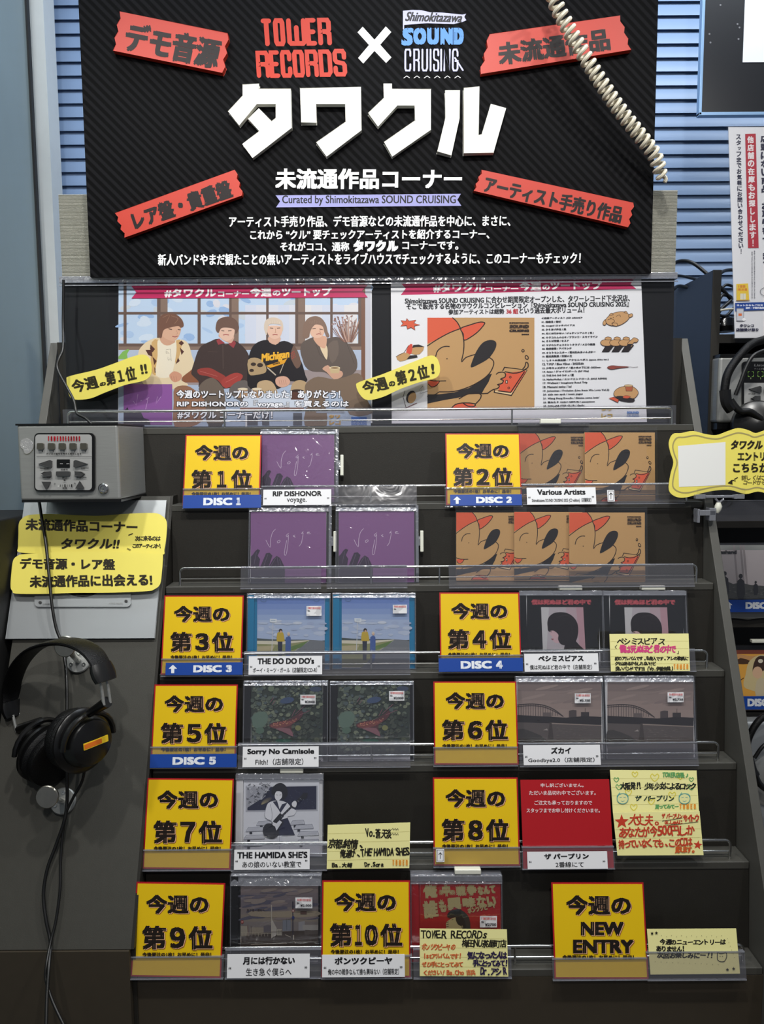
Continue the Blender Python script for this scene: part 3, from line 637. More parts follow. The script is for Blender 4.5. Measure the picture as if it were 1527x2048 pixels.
def ribbon(p, pts, txts):
    p.poly(pts, CRIM)
    for t, a, b, c, d, bb in txts: p.text(t, a, b, c, d, (245, 240, 240), b=bb, rot=-.3)
# --- left poster: the band photograph
t1, p = poster('band_photo_poster', 'poster with a photo of four young people seated before a bright window', [(237, 560), (743, 557), (744, 846), (236, 850)])
p.rect(237, 560, 741, 853, (188, 208, 230))
random.seed(3)
for k in range(90):
    x, y = random.uniform(240, 735), random.uniform(566, 700); p.ell(x, y, random.uniform(4, 16), random.uniform(3, 9), random.choice([(170, 195, 225), (205, 218, 232), (150, 180, 218), (215, 214, 220), (196, 205, 212)]), random.uniform(-30, 30), 9)
for k in range(10): x = 490 + 22 * k; p.rect(x, 610, x + 26, 690, random.choice([(214, 216, 224), (222, 220, 220), (206, 212, 226)]))
BR = (104, 84, 74); BR2 = (134, 112, 98)
for x0_, x1_ in ((247, 253), (314, 321), (321, 335), (395, 401), (458, 463), (463, 477), (532, 537), (590, 596), (596, 610), (660, 665), (716, 722)): p.rect(x0_, 560, x1_, 690, BR if x1_ - x0_ < 9 else BR2)
p.rect(237, 624, 722, 629, BR); p.rect(237, 687, 722, 693, BR); p.rect(237, 693, 722, 700, BR2)
p.rect(722, 557, 730, 800, (120, 84, 66)); p.rect(730, 557, 741, 853, (196, 196, 204))
p.rect(237, 700, 722, 790, (176, 188, 208)); p.rect(237, 740, 722, 800, (156, 142, 140)); p.rect(237, 770, 741, 853, (172, 186, 206))
p.rect(364, 735, 420, 765, (140, 88, 60))
p.view(230, 550, 5.873)
p.poly([(40, 960), (90, 900), (150, 870), (170, 880), (140, 930), (150, 990), (40, 990)], (130, 180, 90))
# person one: cream argyle cardigan
p.poly([(270, 930), (330, 820), (420, 760), (520, 740), (640, 820), (720, 760), (820, 770), (870, 830), (900, 940), (930, 1040), (900, 1110), (800, 1190), (780, 1240), (860, 1290), (700, 1340), (400, 1330), (300, 1200)], (226, 206, 170), 3)
p.poly([(430, 790), (510, 760), (520, 900), (500, 1150), (440, 1160), (420, 1000)], (206, 168, 112), 2); p.poly([(720, 770), (780, 780), (770, 900), (720, 1040), (690, 960)], (206, 168, 112), 2)
for q in ([(415, 815), (470, 870), (440, 910), (410, 870)], [(358, 880), (430, 880), (440, 960), (390, 940)], [(760, 850), (810, 900), (780, 940)], [(440, 960), (490, 1010), (460, 1060)], [(740, 970), (760, 1010), (710, 1050)], [(460, 1080), (500, 1140), (465, 1150)], [(780, 770), (810, 800), (780, 830), (745, 800)]): p.poly(q, (84, 50, 44))
p.poly([(500, 770), (560, 800), (640, 830), (710, 770), (720, 900), (690, 1080), (640, 1200), (480, 1180), (500, 950)], (232, 222, 200), 3)
p.line([(600, 880), (650, 870), (660, 1010)], 3, (70, 50, 40)); p.line([(610, 900), (640, 925), (600, 920), (600, 890)], 3, (70, 50, 40)); p.line([(615, 960), (655, 990), (625, 1000), (615, 960)], 3, (70, 50, 40))
p.poly([(520, 700), (560, 690), (700, 770), (690, 800), (610, 830), (540, 790)], (206, 160, 132), 2)
p.poly([(550, 560), (700, 560), (770, 610), (765, 680), (730, 745), (680, 775), (600, 750), (555, 700)], (214, 170, 142), 3)
p.poly([(500, 560), (540, 480), (620, 450), (720, 465), (790, 530), (805, 600), (770, 620), (740, 600), (640, 620), (570, 650), (545, 740), (515, 720), (495, 640)], (116, 82, 66), 4)
for q in ([(560, 500), (640, 470), (600, 560)], [(660, 480), (740, 510), (700, 570)]): p.line(q, 6, (146, 108, 86), 3)
p.line([(630, 632), (665, 640)], 9, (66, 42, 36)); p.line([(740, 640), (765, 645)], 9, (66, 42, 36)); p.line([(675, 722), (705, 728), (735, 718)], 9, (160, 80, 76)); p.line([(722, 650), (735, 690), (715, 696)], 4, (186, 136, 110))
p.poly([(640, 1170), (700, 1130), (780, 1170), (770, 1230), (700, 1260), (650, 1220)], (206, 150, 122), 3)
for k in range(3): p.line([(660 + 28 * k, 1190), (670 + 28 * k, 1240)], 3, (160, 104, 82))
p.poly([(700, 1330), (840, 1300), (960, 1370), (1080, 1480), (1080, 1620), (960, 1760), (700, 1780), (690, 1500)], (150, 108, 82), 3)
# person two: dark overshirt
p.poly([(900, 1120), (930, 1020), (970, 900), (1020, 830), (1120, 780), (1210, 750), (1300, 820), (1400, 770), (1500, 840), (1560, 920), (1600, 1040), (1620, 1200), (1500, 1290), (1250, 1340), (1000, 1330), (980, 1250), (900, 1170)], (66, 52, 48), 3)
p.poly([(1190, 770), (1220, 745), (1290, 800), (1210, 820)], (150, 62, 66)); p.poly([(1400, 770), (1420, 800), (1390, 860), (1330, 810)], (150, 62, 66))
p.line([(1265, 820), (1270, 1100)], 3, (110, 92, 84)); p.line([(1090, 900), (1200, 905)], 3, (90, 70, 62)); 
p.poly([(1215, 700), (1250, 750), (1340, 800), (1380, 780), (1390, 700)], (210, 168, 146), 2)
p.poly([(1215, 640), (1250, 590), (1390, 590), (1400, 690), (1370, 750), (1300, 775), (1240, 740)], (224, 186, 164), 3)
p.poly([(1180, 620), (1200, 540), (1260, 500), (1340, 490), (1420, 530), (1455, 610), (1440, 670), (1410, 690), (1400, 640), (1330, 620), (1250, 625), (1215, 680), (1190, 660)], (110, 84, 72), 4)
p.line([(1250, 655), (1280, 658)], 8, (66, 42, 36)); p.line([(1330, 657), (1365, 655)], 8, (66, 42, 36)); p.line([(1270, 705), (1300, 700), (1335, 705)], 9, (170, 86, 82))
p.poly([(970, 1110), (1100, 1090), (1210, 1140), (1310, 1210), (1280, 1320), (1210, 1240), (1090, 1190), (990, 1170)], (150, 62, 54), 3); p.poly([(1250, 1240), (1400, 1150), (1500, 1180), (1450, 1260), (1300, 1330)], (166, 66, 58), 3)
p.line([(1000, 1130), (1200, 1190)], 3, (206, 120, 110)); p.line([(1300, 1260), (1440, 1190)], 3, (206, 120, 110))
p.poly([(980, 1340), (1050, 1240), (1150, 1210), (1240, 1290), (1290, 1400), (1280, 1740), (1080, 1740), (1060, 1500)], (110, 96, 84), 3); p.poly([(1340, 1340), (1440, 1250), (1560, 1250), (1600, 1400), (1520, 1500), (1380, 1420)], (104, 96, 92), 3)
p.poly([(1090, 1740), (1270, 1740), (1240, 1810), (1100, 1810)], (74, 64, 60))
p.view(480, 550, 5.656)
# person three: black sweatshirt
p.poly([(90, 960), (130, 830), (200, 760), (300, 735), (400, 770), (500, 745), (600, 790), (640, 880), (700, 1000), (740, 1140), (760, 1190), (700, 1230), (560, 1200), (430, 1290), (120, 1290), (80, 1130)], (34, 30, 32), 3)
p.poly([(90, 960), (200, 940), (280, 1010), (290, 1100), (180, 1130), (100, 1120)], (176, 150, 112), 3)
for q in ((150, 1010, 30, 20), (225, 1020, 34, 24), (130, 1080, 26, 18)): p.ell(*q, (60, 46, 38))
p.poly([(600, 800), (650, 860), (690, 1000), (640, 1060), (590, 980), (570, 920)], (112, 86, 72), 2)
for k in range(4):
    for j in range(3): p.rect(572 + 16 * j + 5 * k, 880 + 20 * k - 10 * j, 580 + 16 * j + 5 * k, 890 + 20 * k - 10 * j, (190, 60, 50))
p.text('Michigan', 240, 868, 560, 986, (236, 178, 52), b=10, rot=-9, sh=.2, res=3)
p.poly([(290, 1030), (520, 950), (540, 930), (500, 1000), (380, 1040), (340, 1050)], (226, 160, 44)); p.text('DANCE', 370, 990, 450, 1012, (60, 40, 20), b=3, rot=-14)
p.line([(310, 1050), (400, 1130)], 14, (190, 176, 156)); p.line([(490, 1010), (450, 1110)], 8, (190, 176, 156))
p.poly([(320, 700), (330, 760), (400, 790), (450, 750), (450, 700)], (216, 172, 148), 2)
p.poly([(300, 580), (470, 580), (475, 640), (450, 700), (390, 725), (335, 700), (305, 640)], (228, 188, 164), 3)
p.poly([(270, 590), (285, 520), (340, 485), (410, 485), (470, 520), (488, 590), (478, 640), (460, 570), (400, 555), (330, 560), (310, 620), (300, 680), (280, 640)], (214, 196, 176), 4)
p.line([(340, 600), (372, 603)], 8, (66, 42, 36)); p.line([(420, 602), (450, 600)], 8, (66, 42, 36)); p.line([(370, 678), (395, 674), (420, 678)], 9, (170, 86, 82)); p.line([(398, 610), (402, 648)], 5, (190, 140, 116))
p.poly([(400, 1180), (440, 1150), (520, 1150), (565, 1200), (540, 1250), (470, 1272), (410, 1240)], (214, 166, 142), 3)
for k in range(4): p.line([(440 + 24 * k, 1190), (450 + 24 * k, 1240)], 3, (160, 110, 90))
p.poly([(190, 1300), (200, 1220), (280, 1190), (360, 1210), (410, 1290), (420, 1380), (300, 1400), (200, 1370)], (192, 164, 126), 3); p.poly([(570, 1340), (590, 1230), (660, 1190), (740, 1210), (770, 1300), (720, 1380), (620, 1400)], (184, 156, 118), 3)
# person four: grey-brown jacket and cup
p.poly([(680, 850), (700, 770), (760, 730), (850, 700), (960, 720), (1080, 700), (1180, 740), (1260, 830), (1320, 960), (1310, 1080), (1200, 1160), (1060, 1170), (960, 1100), (820, 1090), (740, 1040), (700, 940)], (98, 86, 78), 3)
p.poly([(1000, 780), (1100, 740), (1110, 900), (1040, 1000), (1000, 900)], (112, 98, 88), 2); p.line([(860, 790), (900, 900), (980, 960)], 4, (70, 60, 54)); p.line([(1200, 760), (1290, 1000)], 4, (74, 64, 58))
p.poly([(900, 800), (970, 790), (990, 860), (980, 960), (940, 900)], (226, 204, 168), 2); p.poly([(830, 700), (960, 690), (980, 740), (960, 830), (900, 810), (850, 760)], (214, 166, 138), 2)
p.poly([(790, 600), (840, 560), (930, 570), (955, 630), (930, 690), (880, 712), (820, 700), (790, 650)], (226, 184, 158), 3)
p.poly([(705, 660), (720, 560), (770, 490), (850, 465), (920, 490), (970, 560), (990, 640), (1010, 690), (980, 705), (950, 640), (930, 580), (860, 560), (820, 590), (790, 650), (780, 700), (740, 720), (710, 700)], (134, 108, 92), 4)
p.line([(820, 610), (852, 606)], 8, (66, 42, 36)); p.line([(900, 612), (932, 618)], 8, (66, 42, 36)); p.line([(862, 672), (890, 664), (915, 670)], 9, (166, 84, 80))
p.poly([(930, 1060), (990, 1020), (1040, 1060), (1150, 1090), (1150, 1150), (1060, 1180), (980, 1100)], (206, 160, 134), 3)
p.poly([(1008, 1050), (1130, 1050), (1118, 1110), (1024, 1112)], (200, 176, 134)); p.ell(1069, 1050, 61, 16, (232, 214, 176)); p.ell(1069, 1052, 50, 11, (150, 120, 84))
p.poly([(730, 1290), (760, 1210), (880, 1150), (1060, 1180), (1200, 1150), (1330, 1110), (1400, 1200), (1430, 1400), (1500, 1560), (1240, 1580), (1120, 1330), (960, 1380), (980, 1700), (730, 1700), (760, 1420)], (124, 104, 86), 3)
p.line([(1040, 660), (1020, 570)], 4, (150, 108, 96))
random.seed(5)
for k in range(70):
    x = random.uniform(1030, 1350); y = random.uniform(470, 640); p.line([(1220 + (x - 1190) * .3, 760), (1200 + (x - 1190) * .7, (y + 760) / 2), (x, y)], random.uniform(3, 6), random.choice([(150, 112, 96), (176, 138, 120), (120, 84, 72), (196, 160, 142)]))
for k in range(40): p.ell(random.uniform(1030, 1350), random.uniform(460, 600), 12, 5, random.choice([(170, 128, 116), (140, 96, 86)]), random.uniform(-80, 80), 8)
for (hx, hy, r_, c_) in ((385, 520, 60, (232, 218, 200)), (850, 520, 70, (158, 130, 112))):
    for j in range(7): p.line([(hx - r_ + 20 * j, hy - 10 + abs(3 - j) * 6), (hx - r_ * .9 + 19 * j, hy + 34)], 3, c_, joints=False)
p.line([(905, 618), (900, 648), (912, 652)], 5, (196, 146, 122)); p.line([(395, 648), (405, 650)], 5, (180, 130, 110))
# low table, cups and feet
p.poly([(0, 1500), (60, 1340), (780, 1340), (760, 1500)], (206, 214, 226)); p.rect(0, 1500, 720, 1540, (134, 92, 74))
for cx in (30, 190): p.rect(cx - 55, 1290, cx + 55, 1390, (176, 142, 110)); p.ell(cx, 1290, 58, 14, (222, 206, 178))
p.rect(575, 1310, 720, 1410, (92, 58, 48)); p.ell(647, 1310, 72, 16, (60, 40, 34))
for xs in ((60, 200), (250, 330), (600, 700)): p.rect(xs[0], 1560, xs[1], 1700, (84, 84, 92))
p.rect(60, 1560, 80, 1720, (220, 220, 220)); p.rect(860, 1540, 1180, 1560, (150, 156, 168))
p.view(230, 550, 5.873)
p.rect(103, 1283, 672, 1760, (142, 88, 156))
p.line([(215, 1480), (250, 1530), (270, 1400)], 4, (214, 180, 220)); p.line([(300, 1480), (315, 1475)], 4, (214, 180, 220)); p.line([(400, 1440), (370, 1460), (385, 1470), (360, 1580)], 4, (214, 180, 220), 3); p.line([(500, 1430), (480, 1520), (540, 1430)], 4, (214, 180, 220))
p.poly([(103, 1600), (150, 1555), (170, 1610), (230, 1580), (260, 1620), (300, 1600), (340, 1680), (400, 1700), (420, 1760), (103, 1760)], (52, 42, 60))
p.view(0, 0, 1)
ribbon(p, [(263, 572), (735, 570), (724, 581), (735, 595), (263, 597), (273, 585)], [('#タワクル', 329, 577, 432, 595, 1.8), ('コーナー', 436, 582, 498, 594, 1.4), ('今週', 500, 575, 543, 594, 2), ('の', 545, 581, 561, 592, 1.4), ('ツートップ', 563, 575, 663, 593, 1.8)])
for t, a, b, c, d in (('今週のツートップになりました！ありがとう！', 353, 780, 680, 797), ('RIP DISHONORの『voyage.』を買えるのは', 354, 801, 697, 816), ('#タワクル コーナーだけ！', 355, 821, 545, 838)):
    p.text(t, a - 1, b - 1, c + 1, d + 1, (24, 24, 30), b=3.0); p.text(t, a, b, c, d, (246, 246, 250), b=1.1)
p.text('タワ', 657, 829, 680, 837, (196, 156, 80), b=1.6); p.text('レコ', 658, 839, 681, 850, (196, 156, 80), b=1.6); p.rect(702, 834, 733, 843, (60, 110, 190)); p.text('SOUND CRUISING', 702, 844, 733, 850, (90, 120, 180), b=.6)
t1.part('picture', p, GLS)
# --- right poster
def mug_dog(p, x0, y0, x1, y1, q=None, small=False):
    """compilation cover: side of a smiling face with an orange cap and a raised mug"""
    sx, sy = (x1 - x0) / 1090, (y1 - y0) / 925
    T = lambda pts: [(x0 + (a - 378) * sx, y0 + (b - 435) * sy) for a, b in pts]
    KR = (188, 148, 98); OR = (214, 92, 62); K = (40, 26, 22); DK = (36, 33, 34); lw = 11 * sx
    p.poly(T([(378, 435), (1466, 435), (1466, 1360), (378, 1360)]), KR)
    cap = [(378, 700), (500, 645), (600, 590), (715, 545), (700, 510), (670, 465), (640, 435), (378, 435)]
    p.poly(T(cap), OR); p.line(T([(378, 722), (480, 655), (600, 590), (715, 545)]), lw, K, 3); p.line(T([(635, 436), (680, 480), (715, 545), (738, 610), (750, 700), (742, 800), (725, 885), (770, 840), (860, 810)]), lw, K, 3)
    br = [(716, 545), (800, 512), (900, 482), (950, 482), (958, 500), (900, 570), (830, 625), (752, 665), (742, 600)]
    p.poly(T(br), OR, 2); p.line(T(br), lw, K, 3, closed=True)
    p.line(T([(462, 830), (480, 775), (520, 740), (560, 727), (600, 728)]), lw, K, 3); p.ell(*T([(577, 853)])[0], 7 * sx, 7 * sx, K, n=8)
    dk = [(378, 1215), (490, 1215), (650, 1195), (800, 1150), (930, 1075), (1010, 1010), (1040, 1005), (1000, 1090), (930, 1210), (800, 1215), (690, 1250), (540, 1275), (378, 1310)]
    p.poly(T(dk), DK); p.line(T([(378, 1235), (460, 1215), (498, 1190)]), lw * .8, K)
    p.line(T([(1000, 835), (1045, 870), (1050, 920), (1010, 1000), (930, 1070), (800, 1140), (650, 1185), (500, 1190)]), lw, K, 3)
    p.poly(T([(820, 942), (840, 860), (880, 770), (940, 690), (1010, 662), (1065, 672), (1080, 710), (1060, 770), (1000, 850), (910, 905)]), DK, 3)
    p.poly(T([(386, 1085), (440, 1075), (500, 1080), (470, 1125), (420, 1138), (388, 1110)]), OR, 2); p.line(T([(378, 1060), (440, 1078), (565, 1078)]), lw * .9, K, 2); p.line(T([(388, 1110), (420, 1140), (470, 1125), (505, 1080)]), lw * .7, K, 2)
    mug = [(1165, 1000), (1370, 975), (1385, 985), (1240, 1195), (1105, 1175), (1100, 1100)]
    p.poly(T([(1055, 1180), (1080, 1150), (1140, 1000), (1160, 940), (1390, 965), (1230, 1225), (1060, 1195)]), (226, 196, 150)); p.poly(T([(1060, 1180), (1150, 990), (1160, 945), (1385, 968), (1225, 1205)]), KR)
    p.poly(T(mug), OR); p.line(T([(1170, 985), (1250, 1000), (1320, 990), (1380, 960)]), lw, K, 2); p.line(T([(1145, 975), (1162, 940), (1392, 968), (1232, 1226), (1058, 1195), (1062, 1175)]), lw, K); p.line(T([(1365, 985), (1225, 1195), (1100, 1180)]), lw, K)
    for a, b, r in ((1221, 1040, 13), (1205, 1150, 13)): p.ell(*T([(a, b)])[0], r * sx, r * sy, K, n=10); p.ell(*T([(a, b)])[0], r * sx * .5, r * sy * .5, OR, n=8)
    p.rect(*T([(1172, 1070)])[0], *T([(1195, 1106)])[0], K); p.rect(*T([(1179, 1077)])[0], *T([(1188, 1098)])[0], (230, 220, 200))
    p.line(T([(1345, 960), (1370, 930), (1380, 890), (1400, 900), (1400, 940), (1360, 968)]), lw, K, 3); p.ell(*T([(1388, 840)])[0], 20 * sx, 26 * sy, K, -30, 12); p.ell(*T([(1388, 840)])[0], 10 * sx, 16 * sy, KR, -30, 10); p.ell(*T([(1350, 772)])[0], 17 * sx, 17 * sy, K, n=12); p.ell(*T([(1350, 772)])[0], 8 * sx, 8 * sy, KR, n=10)
    hd = [(1035, 1005), (1080, 1010), (1100, 995), (1150, 990), (1172, 1010), (1165, 1040), (1120, 1060), (1150, 1075), (1135, 1105), (1090, 1115), (1110, 1130), (1090, 1155), (1040, 1170), (990, 1205), (930, 1208), (1000, 1090)]
    p.poly(T(hd), KR, 2); p.line(T(hd[1:-2]), lw, K, 3); p.line(T([(930, 1208), (990, 1205)]), lw, K)
    p.line(T([(700, 1260), (780, 1215), (860, 1203), (920, 1215), (915, 1260), (870, 1310)]), lw, K, 3); p.poly(T([(620, 1360), (660, 1320), (740, 1305), (830, 1310), (900, 1360)]), OR, 1)
    p.line(T([(620, 1360), (660, 1320), (740, 1302), (860, 1310), (850, 1340), (790, 1335), (740, 1305)]), lw, K, 2)
    p.text('SHIMOKITAZAWA', *T([(1210, 480)])[0], *T([(1412, 498)])[0], K, b=4 * sx, sh=.1); p.text('SOUND', *T([(1212, 504)])[0], *T([(1412, 548)])[0], K, b=13 * sx, sh=.1); p.text('CRUISING', *T([(1210, 552)])[0], *T([(1412, 584)])[0], K, b=9 * sx, sh=.1); p.text('2025', *T([(1334, 598)])[0], *T([(1412, 614)])[0], K, b=5 * sx)
t2, p = poster('compilation_poster', 'white poster with an orange-capped cartoon cover, a track list and small doodles', [(781, 551), (1281, 546), (1293, 844), (783, 847)], ly=.0075)
ribbon(p, [(801, 566), (1271, 555), (1260, 568), (1272, 578), (801, 590), (811, 577)], [('#タワクル', 866, 567, 969, 585, 1.8), ('コーナー', 971, 572, 1036, 583, 1.4), ('今週', 1038, 563, 1082, 582, 2), ('の', 1084, 569, 1099, 580, 1.4), ('ツートップ', 1100, 562, 1203, 580, 1.8)])
D_ = (38, 38, 42)
p.text('Shimokitazawa SOUND CRUISING に合わせ期間限定オープンした、タワーレコード下北沢店、', 809, 592, 1259, 606, D_, b=.9, rot=-.7)
p.text('そこで販売する名物のサウクルコンピレーション『Shimokitazawa SOUND CRUISING 2025』', 812, 604, 1257, 617, D_, b=.9, rot=-.7)
p.text('参加アーティストは総勢', 896, 618, 1008, 629, D_, b=.8, rot=-.7); p.text('36 組', 1012, 617, 1036, 628, (180, 40, 50), b=1); p.text('という過去最大ボリューム！', 1038, 614, 1168, 627, D_, b=.8, rot=-.7)
p.view(780, 550, 5.09); mug_dog(p, 378, 435, 1468, 1360)
p.poly([(105, 522), (130, 495), (108, 462), (160, 470), (168, 442), (190, 470), (262, 458), (240, 492), (305, 508), (245, 520), (252, 562), (210, 535), (175, 552), (165, 515)], (214, 92, 62)); p.line([(105, 522), (130, 495), (108, 462), (160, 470), (168, 442), (190, 470), (262, 458), (240, 492), (305, 508), (245, 520), (252, 562), (210, 535), (175, 552), (165, 515)], 5, K_ := (50, 30, 26), closed=True)
p.poly([(215, 800), (240, 725), (345, 730), (300, 805)], (188, 148, 98), 2); p.poly([(220, 745), (235, 712), (290, 708), (350, 732), (260, 735)], (36, 30, 30)); p.poly([(160, 800), (185, 720), (225, 705), (215, 800)], (206, 76, 56), 2); p.poly([(60, 830), (140, 790), (200, 810), (190, 850), (100, 880)], (188, 148, 98), 2); p.poly([(165, 860), (200, 820), (270, 815), (278, 840)], (36, 33, 34)); p.line([(60, 830), (140, 790), (185, 720)], 5, K_)
p.ell(210, 1240, 45, 66, (36, 30, 30), 25); p.ell(222, 1250, 38, 58, (188, 148, 98), 25); p.line([(150, 1180), (130, 1240), (170, 1385)], 5, K_); p.line([(145, 1360), (268, 1305)], 8, (110, 70, 70)); p.line([(330, 1130), (290, 1180), (320, 1170), (300, 1210), (385, 1180)], 4, K_)
p.view(1060, 600, 6.3625)
lines = ['＜収録アーティスト (CD edition)＞', '01. 超歳目 / 踏切', '02. mogari/ ロックバイアス', '03. からあげ弁当 / 風', '04. 月には行かない / ジャクソンアニキ ( 仮 )', '05. カラコルムの山々 / ブランコ・スカイライン', '06. さらば帝国 / セスナ', '07. マジカルチョコミントクラブ / メロウ経路', '08. 徒然書簡 / アバランチ', '09. さとりモンスター / 電光石火あいらぶゆー', '10. 植田真梨恵 / 百獣の王', '11. しろつめ備忘録 / アクセルペダル (space drive ver.)', '12. T.M.P / Blue Vibes - 2025Edit', '13. 少年キッズボウイ / 桜の木の下には -2025ver-', '14. Salan / ジャイロボール (RP Mix)', '15. THE DO DO DO’ s / 夏', '16. NaNoMoRaL / エンドエンドロール (2025 REMIX)', '17. Wellsaid / Imaginary Road Trip', '18. Menemi twins / lol', '19. Johnnivan / Frohsinn (Live from We Love Vol.2)', '20. aido van eyck / town pages', '21. Wang Dang Doodle / Gimme some lovin’', '22. 春ねむり HARU NEMURI / panopticon', '23. DALLJAB STEP CLUB / Garlic']
wid = [665, 390, 566, 456, 806, 856, 492, 824, 524, 828, 530, 996, 680, 900, 744, 554, 972, 726, 522, 1002, 666, 878, 818, 686]
for k, (t, x1_) in enumerate(zip(lines, wid)):
    y = 238 + k * 48.6; p.text(t, 140 + k, y - 23, x1_, y + 5, (48, 48, 52), b=3.2, rot=-1, res=1)
KR = (196, 152, 104)
def outl(pts, c, w_=6, sm=3): p.poly(pts, c, sm); p.line(pts, w_, (60, 36, 30), sm, closed=True)
outl([(950, 270), (1000, 200), (1080, 160), (1180, 150), (1250, 185), (1250, 240), (1180, 300), (1100, 330), (1000, 320)], KR); outl([(920, 290), (950, 250), (960, 310), (930, 320)], KR); outl([(1190, 160), (1210, 142), (1235, 170)], KR); outl([(1250, 190), (1290, 175), (1298, 205), (1255, 225)], KR); outl([(1040, 320), (1050, 295), (1100, 300), (1100, 335)], KR); outl([(1000, 195), (1030, 168), (1050, 190)], KR)
p.line([(985, 255), (1030, 240), (1070, 270), (1030, 300)], 6, (60, 36, 30), 3); p.line([(1090, 210), (1130, 190), (1145, 215)], 5, (60, 36, 30), 3); p.ell(1022, 232, 6, 6, (60, 36, 30)); p.ell(1052, 226, 6, 6, (60, 36, 30))
for k in range(3):
    x = 115 * k; p.poly([(905 + x * 1.08, 662), (960 + x * 1.08, 575), (1070 + x * 1.08, 575), (1000 + x * 1.08, 660)], (38, 32, 34)); 
for k in range(3):
    x = 115 * k; outl([(890 + x, 540), (930 + x, 508), (1030 + x, 512), (1050 + x, 550), (1000 + x, 585), (920 + x, 580)], KR); outl([(955 + x, 505), (950 + x, 482), (985 + x, 470), (1025 + x, 482), (1020 + x, 508)], KR)
outl([(1230, 560), (1290, 500), (1320, 480), (1370, 505), (1350, 540), (1310, 545), (1280, 600)], KR); p.poly([(1160, 660), (1240, 560), (1300, 560), (1230, 655)], (38, 32, 34))
outl([(975, 860), (1030, 835), (1120, 842), (1260, 852), (1130, 868), (1030, 884)], (140, 70, 60), 4); p.line([(1260, 852), (1310, 856), (1366, 852)], 4, (60, 36, 30), 2)
outl([(1058, 1190), (1100, 1130), (1190, 1100), (1300, 1105), (1365, 1160), (1360, 1210), (1290, 1260), (1100, 1240)], KR); p.poly([(1080, 1235), (1150, 1220), (1320, 1260), (1300, 1300), (1200, 1295), (1110, 1270)], (44, 38, 42), 2); outl([(1170, 1240), (1210, 1215), (1270, 1230), (1230, 1255)], (206, 92, 66), 4); outl([(995, 1250), (1060, 1235), (1125, 1270), (1110, 1305)], (206, 92, 66), 5, 1); outl([(1205, 1095), (1300, 1095), (1290, 1160), (1215, 1160)], (176, 96, 66), 5, 1); outl([(1195, 1085), (1240, 1076), (1295, 1085), (1285, 1102), (1205, 1102)], (206, 176, 130), 4, 2)
p.text('タワ', 900, 1378, 1034, 1410, (206, 176, 96), b=8); p.text('レコ', 900, 1445, 1042, 1502, (206, 176, 96), b=8); p.text('SOUND', 1224, 1415, 1380, 1448, (90, 130, 190), b=9); p.text('CRUISING', 1224, 1455, 1380, 1490, (140, 160, 196), b=3)
p.view(0, 0, 1); t2.part('picture', p, PRT)

# ---------------------------------------------------------------- hand-cut yellow tags
def cut_tag(name, label, pts, Y=None, fr=None, off=0, thick=.0012, m_=YPAP, sm=4, edge=None):
    cx = sum(a for a, b in pts) / len(pts); cy = max(b for a, b in pts)
    M = fr or frame(at(cx, cy, Y)); t = Thing(name, label, 'sign', M)
    q = [t.loc(*p_, -off) for p_ in smooth_pts(pts, sm)]; t.part('cut_card', MB().prism(q, -off, -off + thick), m_); return t, Print(t, -off - .0002)
random.seed(11)
t, p = cut_tag('first_place_tag', 'yellow hand-cut tag with black lettering overlapping the left side of the band poster', [(133, 760), (140, 752), (190, 740), (225, 728), (262, 714), (285, 709), (298, 716), (303, 735), (300, 752), (285, 762), (250, 770), (210, 785), (180, 797), (150, 799), (138, 790)], Y=1.4035)
p.text('今週', 143, 755, 196, 782, (44, 40, 20), b=2, rot=-13, sh=-.1); p.text('の', 199, 764, 212, 772, (44, 40, 20), b=1.6, rot=-15); p.text('第１位', 210, 737, 272, 766, (44, 40, 20), b=2, rot=-12); p.text('!!', 281, 728, 294, 748, (44, 40, 20), b=2, rot=-10)
t.part('lettering', p, PRT)
t, p = cut_tag('second_place_tag', 'yellow hand-cut tag with black lettering between the two posters', [(712, 772), (718, 764), (760, 750), (800, 734), (835, 720), (860, 711), (873, 716), (879, 732), (878, 748), (868, 757), (840, 764), (800, 778), (765, 794), (735, 800), (720, 790)], Y=1.4035)
p.text('今週', 724, 757, 775, 785, (44, 40, 20), b=2, rot=-14, sh=-.1); p.text('の', 777, 762, 790, 773, (44, 40, 20), b=1.6, rot=-12); p.text('第２位', 790, 735, 857, 764, (44, 40, 20), b=2, rot=-14); p.text('!', 862, 727, 868, 748, (44, 40, 20), b=2, rot=-5)
t.part('lettering', p, PRT)
V5 = (0, 800, 4.018)
S5 = lambda pts: [(a / 4.018, 800 + b / 4.018) for a, b in pts]
t, p = cut_tag('handwritten_sign', 'upper of the two yellow handwritten signs taped on the silver plate', S5([(150, 1000), (170, 960), (230, 925), (400, 915), (600, 925), (800, 930), (1000, 915), (1230, 908), (1300, 930), (1338, 980), (1335, 1100), (1320, 1200), (1300, 1245), (1100, 1235), (800, 1230), (400, 1232), (160, 1225), (145, 1180), (148, 1080)]), fr=frame((-.505, PYz(1.3) - .020, 1.3), lean=PL - 3))
p.view(*V5); INK = (36, 30, 14)
p.text('未流通作品コーナー', 205, 962, 1105, 1060, INK, b=9, rot=1.5, res=3); p.text('タワクル!!', 490, 1110, 960, 1198, INK, b=8, sh=.2, res=3)
p.hand('次に来るのは', 1085, 1092, 1288, 1132, INK, 4); p.hand('このアーティスト!', 1064, 1155, 1296, 1192, INK, 4); p.line([(1034, 1086), (1066, 1074)], 7, INK); p.line([(1020, 1196), (1046, 1210)], 3, INK); p.line([(1024, 1190), (1052, 1206)], 3, INK)
t.part('lettering', p, PRT)
